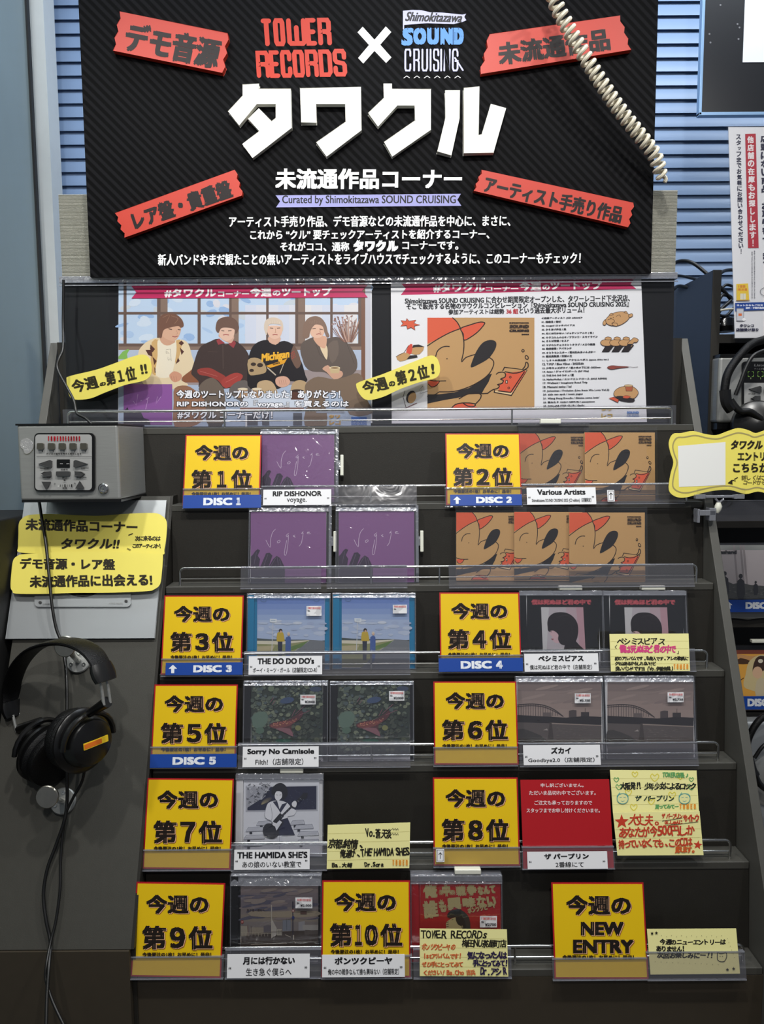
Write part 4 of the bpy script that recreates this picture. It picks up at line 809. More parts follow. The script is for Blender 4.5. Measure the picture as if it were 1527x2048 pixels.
t, p = cut_tag('handwritten_sign', 'lower of the two yellow handwritten signs taped on the silver plate', S5([(85, 1500), (90, 1400), (105, 1290), (145, 1250), (200, 1238), (500, 1222), (900, 1222), (1200, 1232), (1295, 1242), (1308, 1260), (1300, 1380), (1285, 1480), (1240, 1520), (1180, 1536), (900, 1548), (600, 1550), (350, 1558), (130, 1556), (100, 1535)]), fr=frame((-.505, PYz(1.25) - .023, 1.25), lean=PL - 2))
p.view(*V5)
p.text('デモ音源・レア盤', 160, 1270, 925, 1365, INK, b=9, rot=.6, res=3); p.text('未流通作品に出会える!', 238, 1402, 1225, 1502, INK, b=9, rot=-1, res=3)
t.part('lettering', p, PRT)

# ---------------------------------------------------------------- coiled cord in front of the banner
cc = MB(); axp = [(1100, -30, 1.345), (1112, 10, 1.348), (1135, 55, 1.352), (1160, 98, 1.356), (1195, 155, 1.360), (1230, 208, 1.366), (1262, 250, 1.372), (1290, 285, 1.378), (1308, 310, 1.384), (1317, 335, 1.390), (1322, 350, 1.392), (1324, 362, 1.400)]
ax_ = [at(*q) for q in smooth_pts(axp, 26, False)]
L = [0.0]
for a, b in zip(ax_, ax_[1:]): L.append(L[-1] + (b - a).length)
tot = L[-1]; NT = 29; NS = NT * 14; pts = []; j = 0
for k in range(NS + 1):
    s_ = tot * k / NS
    while j < len(L) - 2 and L[j + 1] < s_: j += 1
    u_ = (s_ - L[j]) / max(1e-9, L[j + 1] - L[j]); c = ax_[j].lerp(ax_[j + 1], u_)
    t_ = (ax_[min(j + 3, len(ax_) - 1)] - ax_[max(0, j - 3)]).normalized(); n1 = Vector((0, -1, 0)); n1 = (n1 - t_ * n1.dot(t_)).normalized(); n2 = t_.cross(n1)
    q = 2 * pi * NT * k / NS; R = .0098 if k < NS * .93 else .0098 - .004 * (k - NS * .93) / (NS * .07); pts.append(tuple(c + n1 * cos(q) * R + n2 * sin(q) * R))
cc.tube(pts, .0036, 8); single('coiled_cord', cc, CREAM, 'cream coiled plastic cord hanging across the right side of the header board', 'cord')
# ---------------------------------------------------------------- ranked cards, label strips, notes
random.seed(21)
CL = 15                                            # lean of cards standing against the wire rails, degrees
RGRP = None
def card_frame(i, pxc, dy=-.010, lean=CL, dz=-.010, roll=0): return tier_frame(i, pxc, dy, lean, dz, roll)
def quad_local(t, x0, y0, x1, y1, y=0.0):
    """rectangle on the sheet: width read at mid height, top and bottom at the centre line"""
    ym = (y0 + y1) / 2; a = t.loc(x0, ym, y)[0]; b = t.loc(x1, ym, y)[0]; xc = (x0 + x1) / 2
    return a, b, t.loc(xc, y1, y)[1], t.loc(xc, y0, y)[1]
ORD = {1: 'first', 2: 'second', 3: 'third', 4: 'fourth', 5: 'fifth', 6: 'sixth', 7: 'seventh', 8: 'eighth', 9: 'ninth', 10: 'tenth'}
def rank_card(n, i, x0, y0, x1, y1, label, roll=0.4, xb=None):
    xc = (x0 + x1) / 2; t = Thing('rank_card', label, 'card', card_frame(i, (xb or xc), roll=roll), 'yellow rank cards along the rails')
    a, b, c, d = quad_local(t, x0, y0, x1, y1); W = b - a
    t.part('red_edged_sheet', MB().box(a, b, -.0004, .0008, c, d), REDC)
    e = .0022; t.part('yellow_face', MB().box(a + e, b - e, -.0008, -.0004, c + e, d - e), YEL)
    p = Print(t, -.0010); p.view(x0, y0, 1 / (x1 - x0))                  # unit: card widths
    D = (28, 20, 14); S = (206, 150, 110)
    def tt(s_, x0_, y0_, x1_, y1_, b_):
        p.text(s_, x0_ + .012, y0_ + .010, x1_ + .012, y1_ + .010, (150, 84, 60), b=b_); p.text(s_, x0_ + .006, y0_ + .005, x1_ + .006, y1_ + .005, (238, 190, 150), b=b_); p.text(s_, x0_, y0_, x1_, y1_, D, b=b_)
    lo = i >= 5; tt('今週の', .14, .133 if lo else .126, .84, .352 if lo else .335, .019); g0, g1 = (.478, .748) if lo else (.452, .705)
    if n and n < 10:
        tt('第', .095, g0, .365, g1, .022); tt(FW(str(n)), .43 if n == 1 else .405, g0 + .015, .555 if n == 1 else .58, g1 - .012, .026); tt('位', .615, g0, .885, g1, .022)
    elif n: tt('第', .09, g0, .345, g1, .022); tt('１', .375, g0 + .015, .455, g1 - .012, .026); tt('０', .485, g0 + .015, .635, g1 - .012, .026); tt('位', .66, g0, .91, g1, .022)
    else: tt('NEW', .30, .42, .76, .57, .02); tt('ENTRY', .215, .61, .87, .76, .02)
    yy = .776 if lo else .745
    p.text('今後要注の1枚！お早めに！是非！', .10, yy, .87, yy + .05, (36, 22, 10), b=.005)
    t.part('lettering', p, GLS); t.ext = (a, b, c, d); return t
def pocket(i, x0, y0, x1, y1, label, dy=-.013, lean=CL, lip=.030, tall=None, full=None):
    """clear folded pocket hooked over the wire rail"""
    t = Thing('clear_pocket', label, 'holder', card_frame(i, (x0 + x1) / 2, dy, lean), 'clear pockets hooked on the wire rails')
    a, b, c, d = quad_local(t, x0, y0, x1, y1)
    t.part('front_strip', MB().box(a, b, -.0008, 0, c, d), CLRH); t.part('bottom_fold', MB().box(a, b, -.0010, .004, c - .0008, c + .0006), EDGE)
    t.part('top_fold', MB().box(a, b, -.0012, .006, d - .0008, d + .0012), EDGE); return t
def strip(i, x0, y0, x1, y1, txt, arrow, label, dy=-.0155):
    t = Thing('disc_strip', label, 'label', card_frame(i, (x0 + x1) / 2, dy), 'blue disc number strips'); a, b, c, d = quad_local(t, x0, y0, x1, y1)
    t.part('strip', MB().box(a, b, -.0003, .0004, c, d), BLU); p = Print(t, -.0005); W = b - a; H = d - c; p.m = lambda x, y: (a + x * W, d - y * H)
    tx = (.36, .86) if arrow else (.26, .76); k, n_ = txt.split()
    p.m = lambda x, y: (a + x, d - y)
    p.text(k, tx[0] * W, .20 * H, (tx[0] + .37) * W, .80 * H, (226, 230, 236), b=.0022, res=3); p.text(FW(n_), (tx[0] + .42) * W, .20 * H, (tx[0] + .50) * W if n_ != '1' else (tx[0] + .48) * W, .80 * H, (226, 230, 236), b=.0022, res=3)
    if arrow: p.poly([(.04 * W, .48 * H), (.095 * W, .16 * H), (.15 * W, .48 * H), (.115 * W, .48 * H), (.115 * W, .84 * H), (.075 * W, .84 * H), (.075 * W, .48 * H)], (226, 230, 236))
    t.part('lettering', p, PRT)
def name_label(i, x0, y0, x1, y1, top, sub, fx, fs, label, dy=-.0150):
    t = Thing('name_label', label, 'label', card_frame(i, (x0 + x1) / 2, dy), 'white name labels on the rails'); a, b, c, d = quad_local(t, x0, y0, x1, y1)
    t.part('slip', MB().box(a, b, -.0003, .0003, c, d), PAPER); p = Print(t, -.0005); W = b - a; H = d - c; p.m = lambda x, y: (a + x, d - y); K = (26, 26, 30)
    p.text(top, fx[0] * W, .10 * H, fx[1] * W, .44 * H, K, b=.0011, res=3); p.text(sub, fs[0] * W, .62 * H if len(sub) > 14 else .58 * H, fs[1] * W, .90 * H, K, b=.0002)
    p.text('“', .02 * W, .52 * H, .05 * W, .62 * H, K, b=.0003); p.text('”', .94 * W, .52 * H, .97 * W, .62 * H, K, b=.0003)
    t.part('lettering', p, PRT)

rank_card(1, 1, 368, 870, 521, 1011, 'yellow rank card reading first place, beside the top left purple disc'); rank_card(2, 1, 891, 867, 1041, 1010, 'yellow rank card reading second place, beside the top brown sleeve discs', xb=967)
rank_card(3, 3, 325, 1191, 485, 1349, 'yellow rank card reading third place, left of the blue sky disc'); rank_card(4, 3, 879, 1185, 1040, 1341, 'yellow rank card reading fourth place, left of the black portrait disc')
rank_card(5, 4, 305, 1369, 473, 1534, 'yellow rank card reading fifth place, left of the leafy disc'); rank_card(6, 4, 867, 1363, 1034, 1529, 'yellow rank card reading sixth place, left of the bridge disc')
rank_card(7, 5, 290, 1557, 464, 1738, 'yellow rank card reading seventh place, left of the schoolgirl guitar disc', roll=.9); rank_card(8, 5, 866, 1555, 1037, 1731, 'yellow rank card reading eighth place, left of the red sold-out card')
rank_card(9, 6, 267, 1765, 446, 1954, 'yellow rank card reading ninth place, bottom left corner of the rack', roll=1.2); rank_card(10, 6, 643, 1761, 820, 1954, 'yellow rank card reading tenth place, beside the red cartoon disc')
rank_card(0, 6, 1105, 1765, 1291, 1957, 'yellow rank card reading new entry on the bottom step')
for a in ((1, 365, 978, 524, 1017, 'clear pocket over the foot of the first place card'), (1, 889, 976, 1044, 1013, 'clear pocket over the foot of the second place card'), (3, 322, 1318, 486, 1352, 'clear pocket over the foot of the third place card'), (3, 876, 1311, 1046, 1345, 'clear pocket over the foot of the fourth place card'),
          (4, 300, 1494, 474, 1536, 'clear pocket over the foot of the fifth place card'), (4, 866, 1495, 1035, 1532, 'clear pocket over the foot of the sixth place card'), (5, 282, 1700, 463, 1741, 'clear pocket over the foot of the seventh place card'), (5, 866, 1696, 1040, 1734, 'clear pocket over the foot of the eighth place card'),
          (6, 258, 1914, 447, 1958, 'clear pocket over the foot of the ninth place card'), (6, 642, 1912, 824, 1957, 'clear pocket over the foot of the tenth place card'), (6, 1104, 1917, 1294, 1960, 'clear pocket over the foot of the new entry card')):
    pocket(*a, dy=-.0125)
strip(1, 366, 990, 522, 1016, 'DISC 1', False, 'blue strip reading DISC 1 under the first place card'); strip(1, 900, 989, 1043, 1011, 'DISC 2', True, 'blue strip with an up arrow reading DISC 2 under the second place card')
strip(3, 331, 1325, 485, 1350, 'DISC 3', True, 'blue strip with an up arrow reading DISC 3 under the third place card'); strip(3, 877, 1316, 1045, 1343, 'DISC 4', False, 'blue strip reading DISC 4 under the fourth place card'); strip(4, 300, 1508, 473, 1535, 'DISC 5', False, 'blue strip reading DISC 5 under the fifth place card')
name_label(1, 526, 979, 662, 1010, 'RIP DISHONOR', 'voyage.', (.14, .86), (.35, .64), 'white name label in front of the top purple disc')
name_label(1, 1053, 975, 1191, 1009, 'Various Artists', 'Shimokitazawa SOUND CRUISING 2025 (CD edition)（店舗限定）', (.15, .85), (.07, .93), 'white name label with two centred lines before the top brown sleeves')
name_label(3, 497, 1312, 644, 1349, "THE DO DO DO's", 'ボーイ・ミーツ・ガール（店舗限定/CD-R）', (.12, .89), (.06, .93), 'white name label under the left blue sky disc')
name_label(3, 1048, 1307, 1196, 1343, 'ペシミスピアス', '僕は死ぬほど君の中で（店舗限定）', (.19, .80), (.07, .91), 'white label under the left black portrait disc')
name_label(4, 485, 1493, 637, 1534, 'Sorry No Camisole', 'Filth!（店舗限定）', (.06, .94), (.17, .80), 'white name label under the left leafy green disc')
name_label(4, 1046, 1490, 1200, 1530, 'ズカイ', 'Goodbye2.0（店舗限定）', (.36, .62), (.06, .92), 'white name label under the left bridge disc')
name_label(5, 468, 1699, 619, 1739, "THE HAMIDA SHE'S", 'あの娘のいない教室で', (.04, .97), (.11, .89), 'white name label under the schoolgirl guitar disc')
name_label(5, 1054, 1703, 1214, 1738, 'ザ パープリン', '2番線にて', (.21, .77), (.35, .70), 'white label at the foot of the red sold-out card', dy=-.020)
name_label(6, 454, 1908, 619, 1956, '月には行かない', '生き急ぐ僕らへ', (.19, .82), (.23, .78), 'white label under the cloudy townscape disc')
name_label(6, 644, 1909, 809, 1954, 'ポンツクピーヤ', '俺の中の戦争なんて誰も興味ない（店舗限定）', (.15, .85), (.07, .93), 'white label covering the foot of the tenth place card', dy=-.020)
for a in ((1, 522, 972, 833, 1010, 'clear pocket at the foot of the top purple disc'), (1, 1044, 969, 1367, 1008, 'clear pocket at the foot of the top brown sleeves'), (2, 481, 1134, 642, 1177, 'empty clear pocket before the left purple disc of the second step'), (2, 653, 1132, 814, 1176, 'empty clear pocket before the right purple disc of the second step'), (2, 897, 1130, 1387, 1174, 'wide empty clear pocket before the three brown sleeves'),
          (3, 488, 1303, 820, 1350, 'clear pocket at the foot of the blue sky discs'), (3, 1046, 1300, 1390, 1344, 'clear pocket at the foot of the black portrait discs'), (4, 476, 1486, 820, 1535, 'clear pocket at the foot of the leafy discs'), (4, 1038, 1486, 1395, 1532, 'clear pocket at the foot of the bridge discs'),
          (5, 462, 1690, 654, 1741, 'clear pocket at the foot of the schoolgirl guitar disc'), (6, 450, 1899, 642, 1957, 'clear pocket at the foot of the cloudy townscape disc'), (6, 1292, 1904, 1490, 1960, 'clear pocket holding the pale new entry note'), (6, 826, 1898, 1022, 1957, 'clear pocket at the foot of the red cartoon disc')):
    pocket(*a, dy=-.0128)
for i, x0, y0, x1, y1, lb in ((1, 1214, 980, 1228, 1003, 'small white arrow slip right of the label before the top brown sleeves'), (5, 872, 1698, 888, 1724, 'small white arrow slip on the eighth place card')):
    t = Thing('arrow_slip', lb, 'label', card_frame(i, (x0 + x1) / 2, -.021)); a, b, c, d = quad_local(t, x0, y0, x1, y1); t.part('slip', MB().box(a, b, -.0002, .0002, c, d), PAPER)
    p = Print(t, -.0004); xm = (x0 + x1) / 2; ym = (y0 + y1) / 2; p.line([(x0 + 2, y0 + 2), (x1 - 2, y0 + 2), (x1 - 2, y1 - 2), (x0 + 2, y1 - 2)], .7, BK, closed=True); p.line([(xm, ym + 6), (xm, ym - 6)], 1.2, BK); p.line([(xm - 3, ym - 2), (xm, ym - 6), (xm + 3, ym - 2)], 1.2, BK); t.part('arrow', p, PRT)

# ---------------------------------------------------------------- discs
TRED = (206, 52, 44)
def price(t, o, v, x0, y0, x1, y1, txt, y):
    q = P_(t, [(x0, y0), (x1, y0 - 1), (x1, y1 - 1), (x0, y1)], v, y); s_ = t.part('price_sticker', MB().prism(q, y, y + .0003), PAPER)
    p = Print(t, y - .0001).view(*v); w_ = x1 - x0; h_ = y1 - y0
    p.block('TOWER', x0 + .1 * w_, y0 + .1 * h_, x0 + .47 * w_, y0 + .32 * h_, w_ * .03, TRED); p.block('RECORDS', x0 + .5 * w_, y0 + .1 * h_, x0 + .92 * w_, y0 + .32 * h_, w_ * .03, TRED)
    p.text('税込', x0 + .08 * w_, y0 + .42 * h_, x0 + .24 * w_, y0 + .54 * h_, (60, 60, 60), b=w_ * .01)
    if txt: p.text(txt, x0 + .3 * w_, y0 + .58 * h_, x0 + .95 * w_, y0 + .84 * h_, (50, 50, 56), b=w_ * .012)
    t.part('price_lettering', p, PRT, parent=s_)
def disc(i, X, art, label, group, dy=.018, lean=11, tray=TRAYB, y0=None, artx=None, top=None, wrap=True, spine=True, tag=None, stick=None, n=1, roll=0.3, paper=PAPER, name='disc_case', back=0):
    """jewel case; X = (left, top, right) outline and artx = (left, top, right) of the booklet, in photo pixels"""
    if n >= 2: dy, lean = .0135, 7.5
    elif n > 1: dy, lean = .0135, 10
    else: lean = 10.5
    x0, yt, x1 = X; t = Thing(name, label, 'CD', tier_frame(i, (x0 + x1) / 2, dy, lean, .0008, roll), group)
    ym = yt + 75; a = t.loc(x0, ym)[0]; b = t.loc(x1, ym)[0]; d = t.loc((x0 + x1) / 2, yt, 0)[1]; c = .0005
    D = .0095 * n
    t.part('tray', MB().box(a + .0015, b - .0015, .0045, D - .0008, c, d - .0015), tray)
    ax0, ay, ax1 = artx; al = t.loc(ax0, ym, .003)[0]; ar = t.loc(ax1, ym, .003)[0]; at_ = t.loc((ax0 + ax1) / 2, ay, .003)[1]
    t.part('booklet', MB().box(al, ar, .0028, .0040, c + .002, at_), paper)
    p = Print(t, .0026); art(p, ax0, ay, ax1); m_ = t.part('cover_art', p, GLS)
    lid = MB(); lid.add([(a, 0, c), (b, 0, c), (b, 0, d), (a, 0, d)], [(0, 1, 2, 3)]); t.part('clear_lid', lid, LID)
    rim = MB(); w_ = .0022
    rim.box(a, a + .001, .0007, D, c, d); t.part('case_edge', rim, EDGE); t.part('case_edge', MB().box(b - .001, b, .0007, D, c, d), EDGE)
    t.part('top_edge', MB().box(a, b, .0007, D, d - .001, d), EDGE, bevel=.0003); t.part('bottom_edge', MB().box(a, b, -.0003, D, c, c + .0012), EDGE)
    bd = MB(); zt0 = at_ + .0008; R0 = random.Random(int(x0)); nn_ = 24; vs = []
    for u in range(nn_ + 1): xx = a + (b - a) * u / nn_; vs += [(xx, -.0004, zt0 + R0.uniform(-.0004, .0003)), (xx, .0016 + R0.uniform(-.001, .001), (zt0 + d) / 2 + R0.uniform(-.0006, .0006)), (xx, .0044, d + .0005 + R0.uniform(0, .0008))]
    bd.add(vs, [(u * 3 + k, u * 3 + 3 + k, u * 3 + 4 + k, u * 3 + 1 + k) for u in range(nn_) for k in range(2)]); t.part('top_fold', bd, BAND)  # hazy facet added to imitate the bright reflection along the case top
    for k in range(1, int(n + .5)): t.part('case_joint', MB().box(a - .0002, b + .0002, .0095 * k - .0003, .0095 * k + .0003, c, d + .0003), EDGE)
    if spine: t.part('hinge_strip', MB().box(a + .0012, min(al - .0008, a + .012), .0012, .0044, c + .001, d - .002), tray)
    if wrap:
        wp = MB(); nx, nz = 22, 20; x_0, x_1, z0, z1 = a - .0012, b + .0012, c, d + .0015; R = random.Random(int(x0 * 7 + yt))
        vs = []
        for u in range(nx + 1):
            for v in range(nz + 1):
                e = min(u, nx - u, v, nz - v) / 3; vs.append((x_0 + (x_1 - x_0) * u / nx, -.0016 - min(1, e) * R.uniform(0, .0011), z0 + (z1 - z0) * v / nz))
        wp.add(vs, [(u * (nz + 1) + v, (u + 1) * (nz + 1) + v, (u + 1) * (nz + 1) + v + 1, u * (nz + 1) + v + 1) for u in range(nx) for v in range(nz)])
        vt = []
        for u in range(nx + 1): xx = x_0 + (x_1 - x_0) * u / nx; vt += [(xx, -.0016, z1), (xx, D * .5, z1 + R.uniform(0, .0016)), (xx, D + .0005, z1 + R.uniform(-.0006, .0006))]
        wp.add(vt, [(u * 3 + k, u * 3 + 3 + k, u * 3 + 4 + k, u * 3 + 1 + k) for u in range(nx) for k in range(2)]); wp.smooth = True
        t.part('clear_wrap', wp, WRAP)
    if tag:
        side, p0, p1 = tag
        z0_, z1_ = sorted((t.loc(x1, p0, 0)[1], t.loc(x1, p1, 0)[1])) if side == 'R' else (0, 0)
        if side == 'R':
            t.part('security_tag', MB().box(b + .0035, b + .0095, .001, .016, z0_, z1_), TAG, bevel=.0015); t.part('tag_latch', MB().box(b, b + .004, .003, .012, z0_ + .3 * (z1_ - z0_), z0_ + .75 * (z1_ - z0_)), EDGE)
            t.part('safer_frame', MB().box(b - .0045, b + .0005, -.001, .0008, c, d), EDGE)
        else:
            xa, xb_ = t.loc(p0, yt)[0], t.loc(p1, yt)[0]; t.part('security_tag', MB().box(xa, xb_, .0005, .0135, d + .0015, d + .0095), TAG, bevel=.0018); t.part('tag_latch', MB().box(xa + .005, xb_ - .012, .002, .010, d, d + .002), EDGE)
            t.part('safer_frame', MB().box(a, b, -.001, .0008, d - .0075, d - .0005), EDGE)
    if stick: price(t, None, *stick, -.0021)
    t.dims = (a, b, c, d); return t
def art_purple(p, x0, y0, x1):
    w_ = x1 - x0; T = lambda pts: [(x0 + a / 640 * w_, y0 + b / 640 * w_) for a, b in pts]
    p.poly(T([(0, 0), (640, 0), (640, 640), (0, 640)]), (128, 88, 134)); k = w_ / 640; L = (214, 196, 216)
    for s_ in ([(130, 240), (165, 300), (170, 230), (185, 175), (210, 145)], [(240, 240), (225, 250), (232, 262), (250, 250), (244, 238)], [(322, 180), (300, 200), (312, 210), (320, 195), (315, 280), (300, 360), (285, 350), (305, 240)], [(360, 200), (380, 215), (362, 205), (375, 195)], [(445, 165), (430, 185), (445, 180), (430, 260), (410, 290)], [(478, 178), (500, 172), (484, 170), (480, 184), (510, 184)]): p.line(T(s_), 3.2 * k, L, 4)
    DK = (62, 52, 68)
    for s_ in ([(0, 380), (20, 360), (40, 330), (60, 315), (80, 325), (60, 370), (80, 400), (70, 470), (0, 480)], [(80, 470), (130, 350), (160, 345), (185, 370), (150, 470)], [(150, 470), (190, 400), (220, 372), (250, 390), (290, 470), (290, 640), (0, 640), (0, 460)]): p.poly(T(s_), DK)
    for s_ in ([(110, 460), (145, 362)], [(170, 460), (215, 385)], [(235, 450), (225, 385)], [(30, 440), (50, 340)], [(262, 470), (245, 400)]): p.line(T(s_), 4 * k, (96, 84, 104))
def art_dog(p, x0, y0, x1): mug_dog(p, x0, y0, x1, y0 + (x1 - x0) * .975)
def art_sky(p, x0, y0, x1):
    k = (x1 - x0) / 575; T = lambda pts: [(x0 + (a - 150) * k, y0 + (b - 112) * k) for a, b in pts]; R = random.Random(4)
    cols = [(104, 130, 190), (118, 142, 196), (132, 154, 200), (148, 168, 206), (164, 180, 210)]
    for j in range(5): p.poly(T([(150, 112 + 46 * j), (725, 112 + 46 * j), (725, 480), (150, 480)]), cols[j])
    for j in range(26): x, y = R.uniform(170, 710), R.uniform(300, 430); p.ell(*T([(x, y)])[0], R.uniform(20, 55) * k, R.uniform(8, 20) * k, R.choice([(178, 190, 212), (196, 204, 218), (160, 174, 204)]), n=12)
    p.poly(T([(150, 450), (250, 458), (360, 462), (560, 462), (700, 470), (725, 468), (725, 700), (150, 700)]), (74, 84, 84)); p.poly(T([(150, 472), (400, 474), (600, 466), (560, 480), (350, 506), (150, 500)]), (206, 200, 180)); p.poly(T([(150, 498), (350, 504), (560, 478), (600, 468), (440, 700), (150, 700)]), (138, 140, 96))
    p.poly(T([(150, 520), (300, 512), (280, 556), (150, 560)]), (176, 166, 132)); p.poly(T([(604, 464), (700, 470), (725, 480), (725, 720), (300, 720), (470, 560)]), (112, 116, 122)); p.line(T([(470, 560), (590, 474)]), 5 * k, (160, 160, 160)); p.poly(T([(440, 520), (590, 472), (520, 530), (420, 560)]), (96, 122, 68))
    p.line(T([(275, 560), (286, 318)]), 5 * k, (196, 200, 204)); p.poly(T([(258, 284), (318, 286), (316, 318), (260, 314)]), (214, 220, 226)); p.rect(*T([(268, 296)])[0], *T([(306, 302)])[0], (150, 170, 190))
    p.poly(T([(326, 470), (366, 470), (360, 640), (330, 640)]), (42, 46, 62)); p.poly(T([(316, 470), (322, 405), (345, 398), (372, 402), (384, 470), (376, 478), (330, 478)]), (190, 162, 52), 2); p.ell(*T([(350, 385)])[0], 15 * k, 16 * k, (40, 32, 32)); p.ell(*T([(352, 394)])[0], 9 * k, 10 * k, (206, 166, 140))
    p.poly(T([(392, 470), (400, 440), (428, 436), (438, 470), (430, 640), (394, 640)]), (66, 92, 152), 2); p.ell(*T([(418, 412)])[0], 13 * k, 15 * k, (206, 196, 180)); p.ell(*T([(420, 420)])[0], 8 * k, 9 * k, (214, 176, 152))
    p.line(T([(180, 118), (190, 135), (220, 135), (228, 120)]), 3 * k, (90, 120, 150), 3); p.line(T([(630, 118), (640, 133), (670, 133), (680, 118)]), 3 * k, (90, 120, 150), 3)
def art_leaf(p, x0, y0, x1):
    k = (x1 - x0) / 605; T = lambda a, b: (x0 + (a - 95) * k, y0 + (b - 90) * k); R = random.Random(9)
    p.poly([T(95, 90), T(700, 90), T(700, 690), T(95, 690)], (52, 60, 54))
    for j in range(430):
        a, b = R.uniform(103, 692), R.uniform(96, 660); s_ = R.uniform(10, 24); base = R.choice([(86, 96, 86), (104, 112, 98), (74, 84, 76), (94, 104, 92), (116, 124, 104), (78, 90, 92), (60, 68, 62)])
        dk = .74 if a > 430 and b > 330 else 1.0; c = tuple(int(v * dk) for v in base); rn = []
        for q in range(8): an = 2 * pi * q / 8; rr = s_ * R.uniform(.75, 1.1); rn.append(T(a + rr * cos(an), b + rr * .85 * sin(an)))
        p.poly([(x + 2.5 * k, y + 3 * k) for x, y in rn], tuple(int(v * .45) for v in c)); p.poly(rn, c)
    p.poly([T(105, 350), T(150, 315), T(210, 312), T(238, 350), T(225, 410), T(170, 455), T(120, 440), T(105, 400)], (96, 116, 104), 3); p.poly([T(130, 460), T(190, 440), T(205, 480), T(160, 500)], (84, 106, 92), 2)
    p.ell(*T(265, 115), 26 * k, 26 * k, (104, 116, 96)); p.ell(*T(400, 215), 60 * k, 26 * k, (66, 82, 112), -10); p.ell(*T(640, 120), 50 * k, 22 * k, (64, 74, 96))
    p.poly([T(250, 420), T(300, 395), T(400, 380), T(450, 355), T(490, 330), T(520, 300), T(535, 330), T(500, 380), T(440, 420), T(440, 470), T(455, 520), T(400, 500), T(320, 460), T(260, 445)], (86, 54, 58), 2)
    p.poly([T(255, 425), T(330, 400), T(440, 385), T(480, 362), T(470, 395), T(400, 435), T(300, 450)], (118, 68, 66), 2); p.poly([T(300, 452), T(420, 452), T(450, 520), T(390, 490)], (132, 92, 100), 2)
    for j in range(44): a = R.uniform(270, 480); b = 425 - (a - 270) * .22 + R.uniform(-14, 18); p.ell(*T(a, b), 3.6 * k, 3 * k, R.choice([(196, 130, 110), (176, 96, 84), (206, 164, 120)]), n=7)
    for s_ in ((470, 330, 560, 250), (500, 340, 590, 300), (440, 350, 470, 290), (260, 230, 285, 190), (275, 250, 300, 215)): p.line([T(s_[0], s_[1]), T(s_[2], s_[3])], 3 * k, (150, 96, 112))
    p.ell(*T(492, 448), 25 * k, 23 * k, (122, 124, 82)); p.ell(*T(370, 555), 70 * k, 14 * k, (44, 84, 70))
def art_portrait(p, x0, y0, x1):
    k = (x1 - x0) / 640; T = lambda pts: [(x0 + (a - 95) * k, y0 + (b - 85) * k) for a, b in pts]
    p.poly(T([(95, 85), (735, 85), (735, 720), (95, 720)]), (20, 20, 22)); p.text('僕は死ぬほど君の中で', *T([(135, 118)])[0], *T([(664, 168)])[0], (190, 84, 92), b=8 * k)
    p.poly(T([(220, 188), (592, 188), (612, 560), (236, 560)]), (176, 168, 174)); p.poly(T([(440, 188), (592, 188), (612, 560), (470, 560)]), (178, 156, 164)); p.poly(T([(530, 188), (592, 188), (612, 560), (560, 560)]), (178, 140, 150)); p.poly(T([(220, 188), (290, 188), (270, 560), (236, 560)]), (190, 188, 190))
    p.poly(T([(296, 400), (350, 380), (420, 400), (420, 500), (350, 506), (330, 490), (322, 474), (316, 462), (322, 450), (300, 430)]), (196, 164, 170), 1); p.poly(T([(306, 466), (330, 464), (330, 478), (318, 480)]), (150, 96, 104)); p.line(T([(290, 402), (312, 406)]), 6 * k, (40, 30, 34))
    p.poly(T([(276, 320), (290, 275), (330, 242), (385, 232), (450, 240), (505, 275), (540, 330), (548, 400), (535, 470), (500, 520), (430, 525), (390, 510), (370, 470), (372, 430), (330, 395), (285, 398), (278, 360)]), (30, 24, 27), 4)
    p.poly(T([(430, 520), (520, 480), (560, 525), (600, 560), (420, 560)]), (28, 22, 26), 1); p.line(T([(360, 280), (450, 260), (520, 310)]), 7 * k, (44, 37, 40), 3); p.line(T([(400, 300), (480, 330), (500, 420)]), 5 * k, (42, 35, 38), 3)
